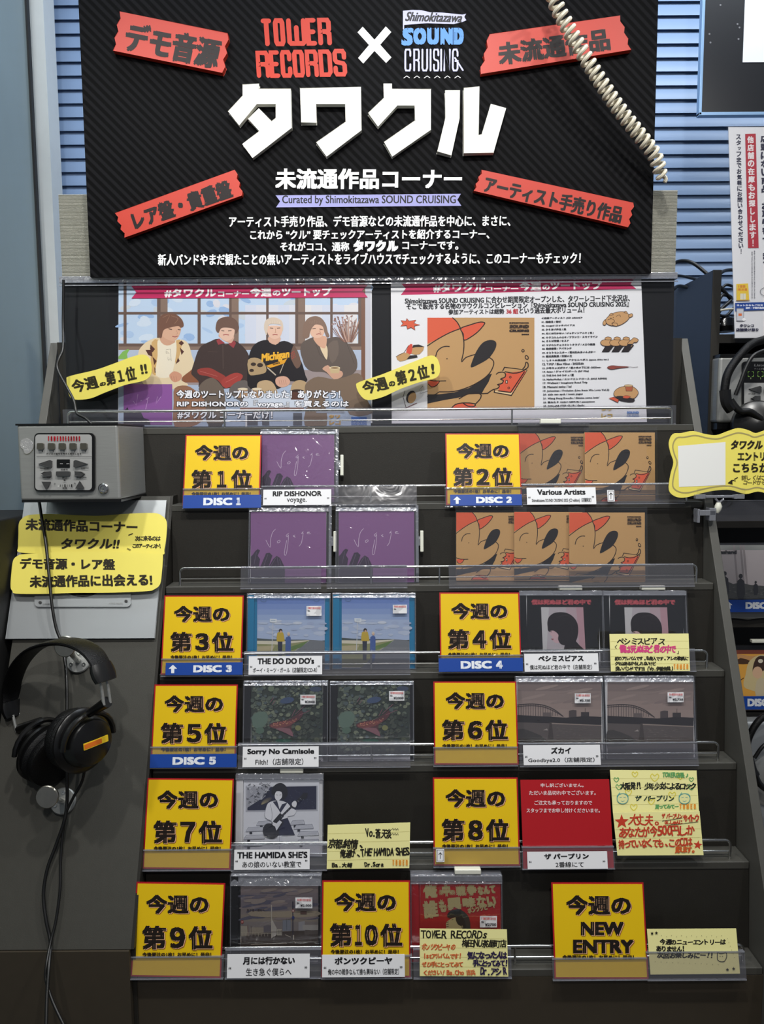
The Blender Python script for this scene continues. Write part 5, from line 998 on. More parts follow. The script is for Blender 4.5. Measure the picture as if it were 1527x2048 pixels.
def art_bridge(p, x0, y0, x1):
    k = (x1 - x0) / 690; T = lambda pts: [(x0 + (a - 20) * k, y0 + (b - 80) * k) for a, b in pts]; R = random.Random(6)
    for j, c in enumerate(((128, 113, 110), (140, 124, 119), (150, 132, 126), (156, 138, 131))): p.poly(T([(20, 80 + 75 * j), (710, 80 + 75 * j), (710, 420), (20, 420)]), c)
    for j in range(12): p.ell(*T([(R.uniform(60, 660), R.uniform(110, 270))])[0], R.uniform(50, 110) * k, R.uniform(6, 14) * k, R.choice([(134, 118, 115), (152, 135, 129), (142, 126, 121)]), -12, 12)
    G = (70, 62, 62); DG = (44, 40, 42)
    for dy_, w_ in ((0, 8), (14, 6)):
        p.line(T([(20, 268 + dy_), (90, 262 + dy_), (160, 261 + dy_), (240, 272 + dy_), (320, 305 + dy_), (395, 362)]), w_ * k, G, 4)
    for j in range(17): xx = 30 + 20 * j; yy = 265 + max(0, (xx - 180)) ** 1.75 * .008; p.line(T([(xx, yy), (xx, 358)]), 3.4 * k, G, joints=False)
    p.rect(*T([(228, 330)])[0], *T([(300, 372)])[0], (104, 93, 91)); p.poly(T([(443, 316), (475, 308), (505, 312), (505, 400), (443, 400)]), (78, 69, 69)); p.rect(*T([(542, 326)])[0], *T([(608, 400)])[0], (58, 52, 53)); p.line(T([(576, 295), (576, 330)]), 3 * k, G)
    p.poly(T([(20, 350), (200, 360), (420, 372), (560, 360), (640, 362), (710, 366), (710, 430), (20, 415)]), DG, 1); p.poly(T([(20, 410), (710, 432), (710, 700), (20, 700)]), (92, 84, 82)); p.poly(T([(300, 414), (710, 434), (710, 440), (300, 424)]), (146, 132, 124)); p.poly(T([(20, 470), (120, 480), (260, 560), (20, 600)]), (66, 62, 60), 2)
    for j in range(36): a = R.uniform(330, 640); b = R.uniform(450, 520); p.line(T([(a, b), (a + R.uniform(10, 30), b + 1)]), 2.5 * k, R.choice([(128, 118, 112), (110, 101, 98)]), joints=False)
    p.poly(T([(284, 410), (300, 410), (316, 545), (270, 545)]), (70, 62, 60)); p.poly(T([(230, 475), (262, 460), (270, 476)]), (160, 150, 145))
def art_girl(p, x0, y0, x1):
    k = (x1 - x0) / 615; T = lambda pts: [(x0 + (a - 112) * k, y0 + (b - 100) * k) for a, b in pts]; R = random.Random(8); K = (30, 32, 44); Wt = (222, 224, 232)
    p.poly(T([(112, 100), (727, 100), (727, 760), (112, 760)]), Wt); p.poly(T([(128, 155), (715, 150), (715, 358), (128, 366)]), (176, 178, 188)); p.poly(T([(142, 165), (704, 154), (704, 344), (142, 352)]), (34, 36, 62)); p.poly(T([(142, 165), (330, 162), (250, 260), (142, 330)]), (160, 162, 172))
    for j in range(46):
        a = R.uniform(140, 320); b = R.uniform(130, 330 - (a - 140) * .6); q = [(a + R.uniform(-16, 16), b + R.uniform(-13, 13)) for _ in range(6)]; p.line(T(q), 2.2 * k, K if j % 3 else (220, 222, 230), 2)
    for j in range(8): p.ell(*T([(300 - j * 5, 270 + j * 4)])[0], (46 - j * 5) * k, (18 - j * 2) * k, (70 + j * 12, 66 + j * 11, 70 + j * 6), -28, 14)
    for q in range(60): p.ell(*T([(R.uniform(160, 690), R.uniform(180, 340))])[0], 1.3 * k, 1.3 * k, (170, 176, 200), n=5)
    for (a, b, w_) in ((215, 440, 130), (130, 490, 150), (112, 555, 170), (490, 435, 120), (520, 470, 160), (550, 525, 175), (540, 590, 190), (112, 610, 150)):
        p.poly(T([(a + 20, b), (a + w_ - 10, b - 6), (a + w_, b + 26), (a, b + 34)]), (206, 208, 218)); p.line(T([(a + 20, b), (a + w_ - 10, b - 6), (a + w_, b + 26), (a, b + 34)]), 3 * k, (90, 94, 108), closed=True)
        for j in range(4): p.line(T([(a + 15, b + 8 + 6 * j), (a + w_ - 14, b + 2 + 6 * j)]), 1.3 * k, (130, 134, 148), joints=False)
        p.rect(*T([(a + 30, b + 34)])[0], *T([(a + 52, b + 52)])[0], K)
    p.poly(T([(385, 540), (425, 540), (430, 760), (388, 760)]), (214, 216, 226)); p.line(T([(404, 550), (406, 760)]), 2 * k, (120, 124, 140))
    p.poly(T([(300, 310), (330, 280), (400, 268), (470, 290), (500, 330), (540, 350), (520, 390), (470, 400), (470, 450), (390, 470), (340, 440), (330, 430), (290, 410), (285, 370)]), (230, 231, 238), 2); p.line(T([(300, 310), (285, 370), (290, 410), (335, 440), (345, 380), (330, 300)]), 2.5 * k, (90, 94, 110), 2)
    p.poly(T([(350, 280), (385, 272), (405, 340), (425, 300), (470, 285), (430, 345), (412, 372), (395, 340)]), (44, 46, 70)); p.poly(T([(400, 430), (470, 410), (500, 480), (530, 550), (390, 556)]), (38, 40, 66)); 
    p.poly(T([(365, 230), (380, 195), (420, 200), (425, 240), (400, 268), (375, 262)]), (232, 232, 238), 2); p.poly(T([(340, 210), (345, 170), (380, 135), (425, 128), (462, 160), (470, 210), (455, 245), (430, 262), (425, 205), (400, 192), (370, 200), (362, 225)]), (26, 26, 34), 3); p.line(T([(378, 222), (392, 226)]), 3 * k, K); p.line(T([(405, 226), (418, 222)]), 3 * k, K)
    p.poly(T([(272, 490), (300, 458), (350, 455), (385, 440), (420, 430), (440, 450), (400, 500), (400, 550), (350, 580), (290, 565), (270, 530)]), (36, 36, 44), 3); p.poly(T([(350, 440), (410, 370), (440, 400), (385, 465)]), (30, 30, 38)); p.line(T([(400, 420), (600, 225)]), 17 * k, (36, 34, 44)); p.poly(T([(570, 240), (600, 205), (636, 210), (628, 245), (590, 262)]), (28, 28, 38)); p.poly(T([(405, 430), (425, 445), (380, 515), (365, 470)]), (224, 226, 234))
    for j in range(9): a = 425 + 19 * j; b = 404 - 18.5 * j; p.line(T([(a - 5, b - 6), (a + 6, b + 6)]), 2 * k, (170, 174, 190))
    p.poly(T([(505, 290), (530, 270), (545, 290), (535, 325), (510, 315)]), (232, 232, 238), 2); p.poly(T([(345, 460), (370, 450), (390, 470), (365, 480)]), (232, 232, 238), 2)
def art_town(p, x0, y0, x1):
    k = (x1 - x0) / 1180; T = lambda pts: [(x0 + (a - 240) * k, y0 + (b - 235) * k) for a, b in pts]; R = random.Random(12)
    for j, c in enumerate(((124, 112, 112), (116, 106, 110), (108, 100, 106), (122, 112, 110), (130, 120, 110), (120, 112, 110))): p.poly(T([(240, 235 + 110 * j), (1420, 235 + 110 * j), (1420, 1000), (240, 1000)]), c)
    for j in range(34): p.ell(*T([(R.uniform(300, 1350), R.uniform(260, 760))])[0], R.uniform(90, 220) * k, R.uniform(10, 34) * k, R.choice([(100, 94, 106), (86, 84, 100), (138, 126, 120), (128, 116, 116)]), R.uniform(-14, 2), 14)
    p.poly(T([(400, 620), (700, 630), (1400, 620), (1400, 700), (900, 720), (400, 700)]), (146, 134, 116), 2); p.text('生き急ぐ僕らへ', *T([(335, 590)])[0], *T([(610, 630)])[0], (60, 50, 52), b=3 * k)
    B = (150, 142, 128); p.poly(T([(240, 850), (340, 850), (350, 1000), (240, 1010)]), B); p.rect(*T([(380, 870)])[0], *T([(590, 980)])[0], (140, 130, 116)); p.poly(T([(590, 850), (640, 835), (700, 840), (700, 960), (590, 960)]), (96, 90, 96)); p.poly(T([(1120, 790), (1215, 770), (1220, 950), (1120, 960)]), (140, 138, 142)); p.poly(T([(1180, 830), (1420, 830), (1420, 920), (1190, 905)]), (150, 146, 142)); p.poly(T([(880, 760), (1000, 755), (1010, 940), (880, 940)]), (116, 120, 130))
    p.poly(T([(240, 1010), (700, 960), (900, 930), (1420, 910), (1420, 1300), (240, 1300)]), (64, 54, 48)); p.poly(T([(1200, 920), (1420, 915), (1420, 970), (1220, 980)]), (84, 76, 72)); p.poly(T([(715, 740), (790, 880), (790, 980), (715, 1030)]), (168, 162, 154)); p.rect(*T([(795, 895)])[0], *T([(870, 990)])[0], (170, 164, 150))
    for j in range(4): p.rect(*T([(806 + 17 * j, 905)])[0], *T([(812 + 17 * j, 980)])[0], (90, 84, 84))
    for (a, b, c, d, w_, col) in ((710, 530, 712, 1030, 12, (176, 168, 156)), (1034, 480, 1036, 1040, 14, (44, 40, 56)), (400, 850, 402, 1000, 8, (90, 80, 80)), (350, 830, 352, 1000, 8, (120, 90, 80)), (940, 740, 942, 900, 6, (80, 84, 92)), (240, 945, 710, 960, 5, (180, 170, 150)), (400, 1130, 940, 1108, 12, (150, 140, 128)), (920, 980, 1000, 1015, 10, (160, 152, 138)), (1045, 990, 1045, 1050, 16, (176, 166, 152)), (245, 1000, 247, 1100, 10, (170, 160, 144))): p.line(T([(a, b), (c, d)]), w_ * k, col)
    p.ell(*T([(1040, 615)])[0], 20 * k, 24 * k, (150, 70, 66)); p.ell(*T([(1040, 615)])[0], 12 * k, 15 * k, (190, 184, 176)); p.ell(*T([(1040, 720)])[0], 22 * k, 26 * k, (50, 60, 110)); p.ell(*T([(266, 785)])[0], 22 * k, 26 * k, (150, 60, 56)); p.rect(*T([(252, 780)])[0], *T([(280, 790)])[0], (200, 190, 180)); p.rect(*T([(1150, 620)])[0], *T([(1245, 668)])[0], (90, 66, 60)); p.line(T([(240, 1000), (640, 940), (1000, 925)]), 5 * k, (120, 110, 98)); p.line(T([(960, 745), (1035, 735)]), 6 * k, (44, 40, 56)); p.line(T([(1050, 1080), (1080, 1105)]), 8 * k, (150, 140, 128))
    for j in range(9): p.line(T([(270 + 48 * j, 955), (270 + 48 * j, 1000)]), 5 * k, (176, 166, 148))
def art_red(p, x0, y0, x1):
    k = (x1 - x0) / 1170; T = lambda pts: [(x0 + (a - 180) * k, y0 + (b - 305) * k) for a, b in pts]; C = (178, 164, 116)
    p.poly(T([(180, 305), (1350, 305), (1350, 1450), (180, 1450)]), (168, 34, 34)); p.poly(T([(180, 860), (1350, 860), (1350, 1450), (180, 1450)]), (158, 30, 32))
    for (s_, a, b, c, d) in (('俺', 222, 316, 430, 520), ('の', 452, 392, 520, 480), ('中', 500, 312, 620, 500), ('の', 605, 395, 690, 480), ('戦', 700, 330, 850, 490), ('争', 855, 315, 1010, 480), ('なんて', 1015, 325, 1280, 465), ('誰', 222, 545, 440, 815), ('も', 450, 530, 560, 725), ('興', 570, 500, 780, 690), ('味', 795, 495, 990, 660), ('ない', 1000, 470, 1285, 650)):
        p.text(s_, *T([(a, b)])[0], *T([(c, d)])[0], C, b=(26 if len(s_) == 1 else 20) * k, rot=-6)
    p.text('ポンツクピーヤ', *T([(865, 615)])[0], *T([(1285, 700)])[0], C, b=10 * k, rot=-12)
    p.poly(T([(575, 850), (700, 790), (790, 860), (800, 1000), (570, 1000), (560, 930), (555, 890)]), C, 2); p.poly(T([(570, 780), (600, 715), (680, 680), (760, 680), (850, 740), (900, 830), (905, 1000), (800, 1000), (780, 930), (730, 900), (700, 840), (690, 790), (620, 805)]), (34, 34, 30), 3); p.poly(T([(760, 690), (850, 740), (900, 830), (905, 1000), (850, 1000), (830, 850)]), (48, 50, 44), 2)
    for q in ((560, 870), (562, 900), (562, 930)): p.line(T([q, (q[0] + 30, q[1] - 8)]), 7 * k, (34, 34, 30))
    p.line(T([(640, 830), (660, 826)]), 8 * k, (34, 34, 30)); p.line(T([(775, 950), (790, 915), (800, 940), (780, 960)]), 6 * k, C, 2)

PG = 'purple discs in locked clear cases'; BG = 'brown card sleeves with the orange-capped cartoon'
GREYB = mat('clear_grey_tray', (60, 60, 62), .3)
disc(1, (520, 859, 676), art_purple, 'purple disc in a locked clear case on the top step', PG, artx=(524, 869, 668), tray=GREYB, spine=False, tag=('R', 909, 951))
disc(2, (497, 1011, 662), art_purple, 'left of the two purple discs on the second step', PG, artx=(501, 1024, 652), tray=GREYB, spine=False, tag=('R', 1062, 1104))
disc(2, (671, 1011, 836), art_purple, 'right of the two purple discs on the second step', PG, artx=(677, 1023, 828), tray=GREYB, spine=False, tag=('R', 1061, 1104))
def sleeve(i, X, label, dy, tag=None, xw=None):
    x0, yt, x1 = X; t = Thing('card_sleeve_disc', label, 'CD', tier_frame(i, (x0 + x1) / 2, dy, 8, .0008, .6), BG); ym = yt + 70; a = t.loc(x0, ym)[0]; b = t.loc(x1, ym)[0]; d = t.loc((x0 + x1) / 2, yt)[1]
    t.part('card_sleeve', MB().box(a, b, 0, .003, .0005, d), mat_kraft); p = Print(t, -.0002); mug_dog(p, x0, yt, x1, yt + (x1 - x0) * .985); t.part('cover_art', p, PRT)
    wp = MB(); nx = 18; R = random.Random(int(x0)); vs = []; x_0, x_1, z1 = a - .002, b + .004, d + .010
    for u in range(nx + 1):
        for v in range(nx + 1): e = min(1, min(u, nx - u, v, nx - v) / 2); vs.append((x_0 + (x_1 - x_0) * u / nx, -.0030 - e * R.uniform(0, .0008), .0006 + (z1 - .0006) * v / nx + (R.uniform(-.0015, .0015) if v == nx else 0)))
    wp.add(vs, [(u * (nx + 1) + v, (u + 1) * (nx + 1) + v, (u + 1) * (nx + 1) + v + 1, u * (nx + 1) + v + 1) for u in range(nx) for v in range(nx)]); wp.smooth = True; t.part('clear_bag', wp, WRAP)
    if tag:
        xa, xb_ = t.loc(tag[0], yt)[0], t.loc(tag[1], yt)[0]; z_ = t.loc(1100, 848)[1]
        t.part('locked_case', MB().box(a - .004, b + .006, -.0045, -.0038, .0006, z_), LID); t.part('case_top_edge', MB().box(a - .004, b + .006, -.0045, .006, z_ - .001, z_), EDGE); t.part('security_tag', MB().box(xa, xb_, -.003, .008, z_ + .0005, z_ + .009), TAG, bevel=.0015)
    return t
mat_kraft = mat('kraft_board', (196, 152, 100), .6, noise=.05)
sleeve(1, (1039, 867, 1172), 'left brown sleeve on the top step, in a locked clear case', .027, tag=(1080, 1121)); sleeve(1, (1169, 865, 1309), 'right brown sleeve on the top step, in a glossy bag', .018)
sleeve(2, (912, 1025, 1048), 'leftmost of the three overlapping brown sleeves on the second step', .0305); sleeve(2, (1028, 1024, 1164), 'middle of the three overlapping brown sleeves on the second step', .0235); sleeve(2, (1138, 1025, 1289), 'rightmost of the three overlapping brown sleeves on the second step', .0165)
V3 = (480, 1170, 4.242); V3b = (480, 1350, 4.242); V4 = (1030, 1170, 4.127); V4b = (1030, 1345, 4.127)
disc(3, (493, 1188, 660), art_sky, 'left blue sky disc with two standing people on its cover', 'blue sky discs', artx=(514, 1197, 649), tray=CYAN, stick=(V3, 562, 178, 690, 262, ''), n=1.6)
disc(3, (664, 1187, 831), art_sky, 'right blue sky disc, its wrap catching the light', 'blue sky discs', artx=(683, 1196, 818), tray=CYAN, stick=(V3, 1294, 168, 1414, 242, ''), n=1.6)
disc(4, (486, 1363, 655), art_leaf, 'left leafy green disc with a red patch, behind a white name label', 'leafy green discs', artx=(502, 1371, 645), stick=(V3b, 510, 168, 640, 250, '¥2000'), n=1.6)
disc(4, (659, 1364, 827), art_leaf, 'right leafy green disc with a red patch, no name label before it', 'leafy green discs', artx=(675, 1370, 819), stick=(V3b, 1262, 136, 1392, 218, '¥2000'), n=1.6)
disc(3, (1039, 1182, 1206), art_portrait, 'left black disc with a dark-haired portrait in profile', 'black portrait discs', artx=(1053, 1191, 1198), tag=('T', 1118, 1165)); disc(3, (1207, 1182, 1374), art_portrait, 'right black portrait disc half covered by a pale yellow note', 'black portrait discs', artx=(1219, 1191, 1366), tag=('T', 1283, 1331))
disc(4, (1032, 1354, 1207), art_bridge, 'left bridge disc with a hazy river view, behind a white name label', 'bridge discs', artx=(1034, 1364, 1202), tray=PAPER, stick=(V4b, 490, 172, 622, 254, '¥2,750'), spine=False, n=1.6)
disc(4, (1210, 1353, 1390), art_bridge, 'right bridge disc in a crinkled wrap', 'bridge discs', artx=(1214, 1364, 1386), tray=PAPER, stick=(V4b, 1256, 164, 1388, 246, '¥2,750'), spine=False, n=1.6)
disc(5, (470, 1549, 646), art_girl, 'white disc with a drawing of a girl playing guitar in a classroom', None, artx=(487, 1559, 638), tray=PAPER, tag=('T', 559, 606), dy=.020)
disc(6, (460, 1752, 642), art_town, 'disc with a cloudy townscape on its cover, right of the ninth place card', None, artx=(481, 1771, 636), stick=((450, 1740, 7.635), 1072, 422, 1330, 586, '¥2,000'), n=2.2)
disc(6, (821, 1752, 1004), art_red, 'red disc with cream lettering and a black-haired cartoon head', None, artx=(840, 1767, 1000), tray=REDC, tag=('T', 909, 962), stick=((815, 1725, 7.271), 1048, 780, 1296, 945, '¥2700'), n=2.2)

# red sold-out card
t = Thing('sold_out_card', 'red card with small white lettering, right of the eighth place card', 'card', card_frame(5, 1133, -.012, 15)); a, b, c, d = quad_local(t, 1043, 1559, 1222, 1736); t.part('red_sheet', MB().box(a, b, -.0004, .0006, c, d), REDC)
p = Print(t, -.0007).view(1040, 1530, 4.127); WW = (232, 206, 206)
for s_, x0, y0, x1, y1 in (('申し訳ございません。', 168, 150, 522, 184), ('ただいま品切れ中でございます。', 72, 210, 622, 248), ('ご注文も承っておりますので', 116, 292, 592, 330), ('スタッフまでお申し付けくださいませ。', 50, 356, 656, 394)): p.text(s_, x0, y0, x1, y1, WW, b=1.6)
t.part('lettering', p, PRT)
pocket(5, 1043, 1694, 1228, 1738, 'clear pocket over the foot of the red sold-out card', dy=-.016)
# handwritten notes
NK = (34, 32, 26)
def note(i, quad, label, dy, lean, roll=0, lines_=True):
    xs = [q[0] for q in quad]; ys = [q[1] for q in quad]; t = Thing('handwritten_note', label, 'note', card_frame(i, (min(xs) + max(xs)) / 2, dy, lean)); q = [t.loc(*k) for k in quad]
    t.part('note_sheet', MB().prism(q, -.0004, .0004), NOTEP); p = Print(t, -.0006)
    if lines_:
        n_ = 5
        for k in range(1, n_):
            f_ = k / n_; p.line([(quad[0][0] + (quad[3][0] - quad[0][0]) * f_ + 1, quad[0][1] + (quad[3][1] - quad[0][1]) * f_), (quad[1][0] + (quad[2][0] - quad[1][0]) * f_ - 1, quad[1][1] + (quad[2][1] - quad[1][1]) * f_)], .5, (206, 198, 130), joints=False)
    return t, p
OT = (226, 150, 56)
t, p = note(3, [(1218, 1268), (1376, 1267), (1379, 1342), (1221, 1343)], 'pale yellow note with pink lettering standing before the right black portrait disc', -.017, 12); p.view(1030, 1170, 4.127)
p.hand('ペシミスピアス', 838, 435, 1232, 495, NK, 4); p.hand('僕は死ぬほど君の中で', 862, 495, 1325, 562, (214, 70, 130), 8); p.line([(838, 495), (822, 510), (834, 526)], 4, NK); p.line([(1346, 545), (1346, 566), (1334, 566)], 4, NK)
p.hand('初のアルバムです。8曲入です。アレの歌詞に', 818, 590, 1425, 622, NK, 4); p.hand('クセはあるかもしれないけど', 820, 632, 1160, 664, NK, 4); p.hand('良いバンドですヨ (Vo.伊能侑哉)', 826, 672, 1300, 708, NK, 4); p.block('TOWER', 1304, 652, 1424, 694, 8, OT); t.part('lettering', p, PRT)
t, p = note(5, [(655, 1650), (820, 1645), (818, 1736), (653, 1738)], 'pale yellow note with black handwriting alone right of the guitar disc', -.013, 12); p.view(460, 1535, 4.127)
p.hand('Vo.蒼天淡', 1120, 500, 1330, 580, NK, 5, slope=.05)
for k in range(6): p.line([(1330 + 20 * (k % 3), 515 + 40 * (k // 3)), (1342 + 20 * (k % 3), 500 + 40 * (k // 3)), (1350 + 18 * (k % 3), 516 + 40 * (k // 3))], 4, NK)
p.hand('京都純情、', 805, 590, 1110, 670, NK, 6); p.hand('俺達が、THE HAMIDA SHES', 905, 675, 1480, 745, NK, 6, slope=-.03); p.hand('Ba.大崎', 840, 785, 1005, 825, NK, 5); p.hand('Dr.Sora', 1112, 780, 1265, 820, NK, 5); p.block('TOWER', 1338, 760, 1464, 806, 9, OT); t.part('lettering', p, PRT)
t, p = note(5, [(1219, 1540), (1392, 1541), (1397, 1624), (1225, 1626)], 'upper pale note with green and yellow hearts on the fifth step', -.0105, 15); p.view(1040, 1530, 4.127); GR = (96, 160, 96); YH = (220, 206, 66); TL = (70, 150, 150)
def heart(cx, cy, r, c, w_=6): p.line([(cx, cy + r), (cx - r, cy - r * .1), (cx - r * .6, cy - r * .8), (cx, cy - r * .3), (cx + r * .6, cy - r * .8), (cx + r, cy - r * .1)], w_, c, 3, closed=True)
for a in ((945, 75, 24, YH), (1108, 100, 34, YH), (892, 225, 26, YH), (1252, 245, 28, YH), (1080, 300, 26, YH), (935, 346, 28, YH), (1320, 90, 28, YH), (792, 120, 20, GR), (812, 180, 24, GR), (1410, 118, 18, GR), (1410, 180, 26, GR)): heart(*a)
p.hand('大阪発!! 少年少女によるロック', 825, 145, 1440, 205, (30, 34, 30), 6); p.hand('ザ パープリン', 940, 250, 1270, 300, (40, 60, 50), 5); p.hand('買ってみてー', 1110, 325, 1305, 362, GR, 5); p.hand('TOWER店長♪', 1170, 60, 1390, 105, GR, 5); p.block('TOWER', 1312, 320, 1446, 362, 9, OT)
for cx in (842, 1352): p.ell(cx, 278, 48, 44, TL, n=24); p.ell(cx, 278, 43, 39, (226, 224, 160), n=24); p.line([(cx - 24, 270), (cx - 8, 266)], 4, TL); p.line([(cx + 8, 266), (cx + 24, 270)], 4, TL); p.line([(cx - 14, 295), (cx, 302), (cx + 14, 294)], 4, TL); p.line([(cx - 46, 262), (cx - 30, 238), (cx + 30, 238), (cx + 46, 262)], 5, TL, 2); p.line([(cx - 34, 240), (cx - 24, 225)], 4, TL)
t.part('lettering', p, PRT)
t, p = note(5, [(1225, 1625), (1398, 1622), (1406, 1710), (1234, 1711)], 'lower pale note with red handwriting and red stars on the fifth step', -.0145, 13); p.view(1040, 1530, 4.127); RD = (196, 62, 40)
def star(cx, cy, r, c, a0=-20): p.poly([(cx + (r if k % 2 == 0 else r * .42) * cos(radians(a0 + 36 * k)), cy + (r if k % 2 == 0 else r * .42) * sin(radians(a0 + 36 * k))) for k in range(10)], c)
star(836, 468, 62, RD); star(1464, 660, 40, RD, -10)
p.hand('大丈夫。', 890, 405, 1160, 500, RD, 6); p.hand('ザ パープリン', 1165, 400, 1332, 445, RD, 5); p.hand('Gt.しゅんじ', 1190, 455, 1335, 490, RD, 5); p.line([(1170, 462), (1334, 436)], 4, NK); p.line([(1192, 500), (1466, 468)], 4, NK); p.hand('サイトウ', 1350, 405, 1470, 470, RD, 7)
p.hand('あなたが今500円しか', 812, 515, 1440, 605, RD, 6, slope=-.04); p.hand('持っていなくても、このCDは', 812, 615, 1420, 690, RD, 6, slope=-.03); p.hand('買えます。', 1275, 670, 1440, 725, (206, 90, 40), 7); t.part('lettering', p, PRT)
t, p = note(6, [(839, 1857), (1013, 1859), (1016, 1953), (839, 1952)], 'pale note headed with the shop name in marker, before the red cartoon disc', -.0165, 12); p.view(815, 1725, 7.271); O2 = (206, 96, 50); PU = (44, 34, 70)
p.hand('TOWER RECORDs', 190, 990, 1150, 1120, NK, 8); p.hand('梅田NU茶屋町店', 785, 1120, 1430, 1235, NK, 9); p.hand('ポンツクピーヤの', 210, 1180, 680, 1280, O2, 8); p.hand('1stアルバムです!', 225, 1320, 780, 1400, O2, 8); p.hand('ぜひ手にとってみて', 210, 1440, 800, 1520, O2, 8); p.hand('ください! Ba.Cho 吉兵', 220, 1560, 985, 1640, O2, 7)
p.hand('気になった人は', 870, 1290, 1440, 1400, PU, 14); p.hand('手にとってみて!', 945, 1410, 1450, 1510, PU, 14); p.hand('Dr.アシ R', 1055, 1520, 1440, 1640, PU, 12); t.part('lettering', p, PRT)
t, p = note(6, [(1293, 1858), (1471, 1857), (1479, 1947), (1300, 1949)], 'pale note with small black writing and a cat face, right of the new entry card', -.0115, 14, lines_=False); p.view(800, 1530, 2.1)
p.hand('今週のニューエントリーは', 1090, 732, 1366, 756, NK, 3.2); p.hand('ありません!', 1075, 760, 1195, 784, NK, 3.2); p.hand('次回お楽しみにー!!', 1078, 786, 1314, 812, NK, 3.2)
p.line([(1330, 800), (1332, 786), (1342, 792), (1358, 790), (1366, 786), (1370, 802), (1362, 822), (1346, 826), (1332, 818)], 3, NK, 3, closed=True); p.ell(1342, 803, 1.6, 2, NK, n=6); p.ell(1352, 803, 1.6, 2, NK, n=6)
for k in range(13): p.ell(1096 + 21 * k, 716 + (k % 2) * 5, 1.3, 1.3, NK, n=6); p.ell(1070 + 24 * k, 826 + (k * 37 % 12), 1.3, 1.3, NK, n=6)
for k in range(6): p.ell(1372 + 6 * k, 728 + 16 * k, 1.3, 1.3, NK, n=6)
for cx, cy in ((1056, 706), (1074, 704), (1372, 858), (1398, 854)): star(cx, cy, 8, NK)
t.part('lettering', p, PRT)
# ---------------------------------------------------------------- neighbouring shelf unit on the right
XN = .640
ns = Thing('neighbour_shelf_unit', 'dark shelf unit on the right with players and discs behind the stepped rack', 'shelf', Matrix.Translation((.9, 1.48, 0)))
def nb(name, x0, x1, y0, y1, z0, z1, m, bev=.001):
    o = ns.part(name, MB().box(x0, x1, y0, y1, z0, z1), m, bevel=bev); o.matrix_parent_inverse = ns.I; return o
DSH = mat('blue_black_side_laminate', (40, 46, 58), .4)
nb('side_panel', XN, XN + .0165, 1.482, 1.90, 0.02, 1.5 + .321, DSH); nb('edge_band', XN - .0002, XN + .0167, 1.480, 1.4818, 0.02, 1.5 + .3212, RACK)
for (yt, yb) in ((668, 686), (1042, 1056), (1238, 1255), (1424, 1440), (1640, 1656)):
    zt_ = at(1500, yt, 1.482).z; zb_ = at(1500, yb, 1.482).z; nb('shelf_board', XN + .017, 1.35, 1.482, 1.90, zb_, zt_, RACK)
nb('back_board', XN + .017, 1.35, 1.88, 1.895, .02, 1.5 + .19, BLKM); nb('inner_shade_board', XN + .017, 1.35, 1.70, 1.71, .02, at(1500, 690, 1.48).z, BLKM)
SHT = lambda px, py: at(px, py, 1.482)
# player on its upper shelf
py_ = Thing('listening_player', 'silver player half hidden by headphones on the right shelf unit', 'player', frame(at(1500, 848, 1.45)))
x0, z0 = py_.loc(1433, 846); x1 = .93; z1 = py_.loc(1480, 712)[1]; VN = (1290, 500, 3.4135)
py_.part('case', MB().box(x0, x1, 0, .16, z0, z1), STEEL, bevel=.006); py_.part('top_lid', MB().box(x0 + .001, x1, -.001, .16, z1 - .002, z1 + .004), BLK); py_.part('plinth', MB().box(x0 + .002, x1, .004, .16, z0 - .012, z0), BLK)
py_.part('panel_bezel', MB().prism(P_(py_, rrect(655, 762, 1050, 1130, 22), VN), -.003, .001), BLK); py_.part('control_panel', MB().prism(P_(py_, [(668, 908), (1040, 908), (1040, 1118), (680, 1118), (668, 1106)], VN), -.0036, -.003), mat('pale_grey_panel', (170, 170, 168), .4, .2))
pp = Print(py_, -.0038).view(*VN); pp.text('Listening', 742, 778, 880, 800, (130, 130, 130), b=2, sh=.2); pp.text('ディスク番号を', 742, 805, 840, 818, (120, 120, 120), b=1)
for k, bx in enumerate((718, 784, 850)):
    for q in ([(bx - 18, 842), (bx - 18, 830), (bx - 8, 830)], [(bx + 8, 830), (bx + 18, 830), (bx + 18, 842)], [(bx - 18, 852), (bx - 18, 864), (bx - 8, 864)], [(bx + 8, 864), (bx + 18, 864), (bx + 18, 852)]): pp.line(q, 3, (140, 190, 90))
    pp.text(str(k + 1), bx - 3, 870, bx + 3, 882, (140, 150, 110), b=1)
for y_ in (980, 1038): pp.line([(702, y_), (718, y_)], 3, (70, 70, 70)); pp.text('前曲' if y_ < 1000 else '早戻', 722, y_ - 6, 748, y_ + 6, (80, 80, 80), b=.8)
py_.part('lettering', pp, PRT)
for pts in ([(698, 950), (770, 930), (780, 938), (780, 974), (770, 978), (710, 958)], [(715, 1014), (738, 1000), (770, 1000), (770, 1028), (738, 1028)], [(722, 1066), (768, 1066), (745, 1092)], [(806, 946), (806, 974), (840, 960)]):
    py_.part('button', MB().prism(P_(py_, pts, VN), -.007, -.003), DBT, bevel=.001)
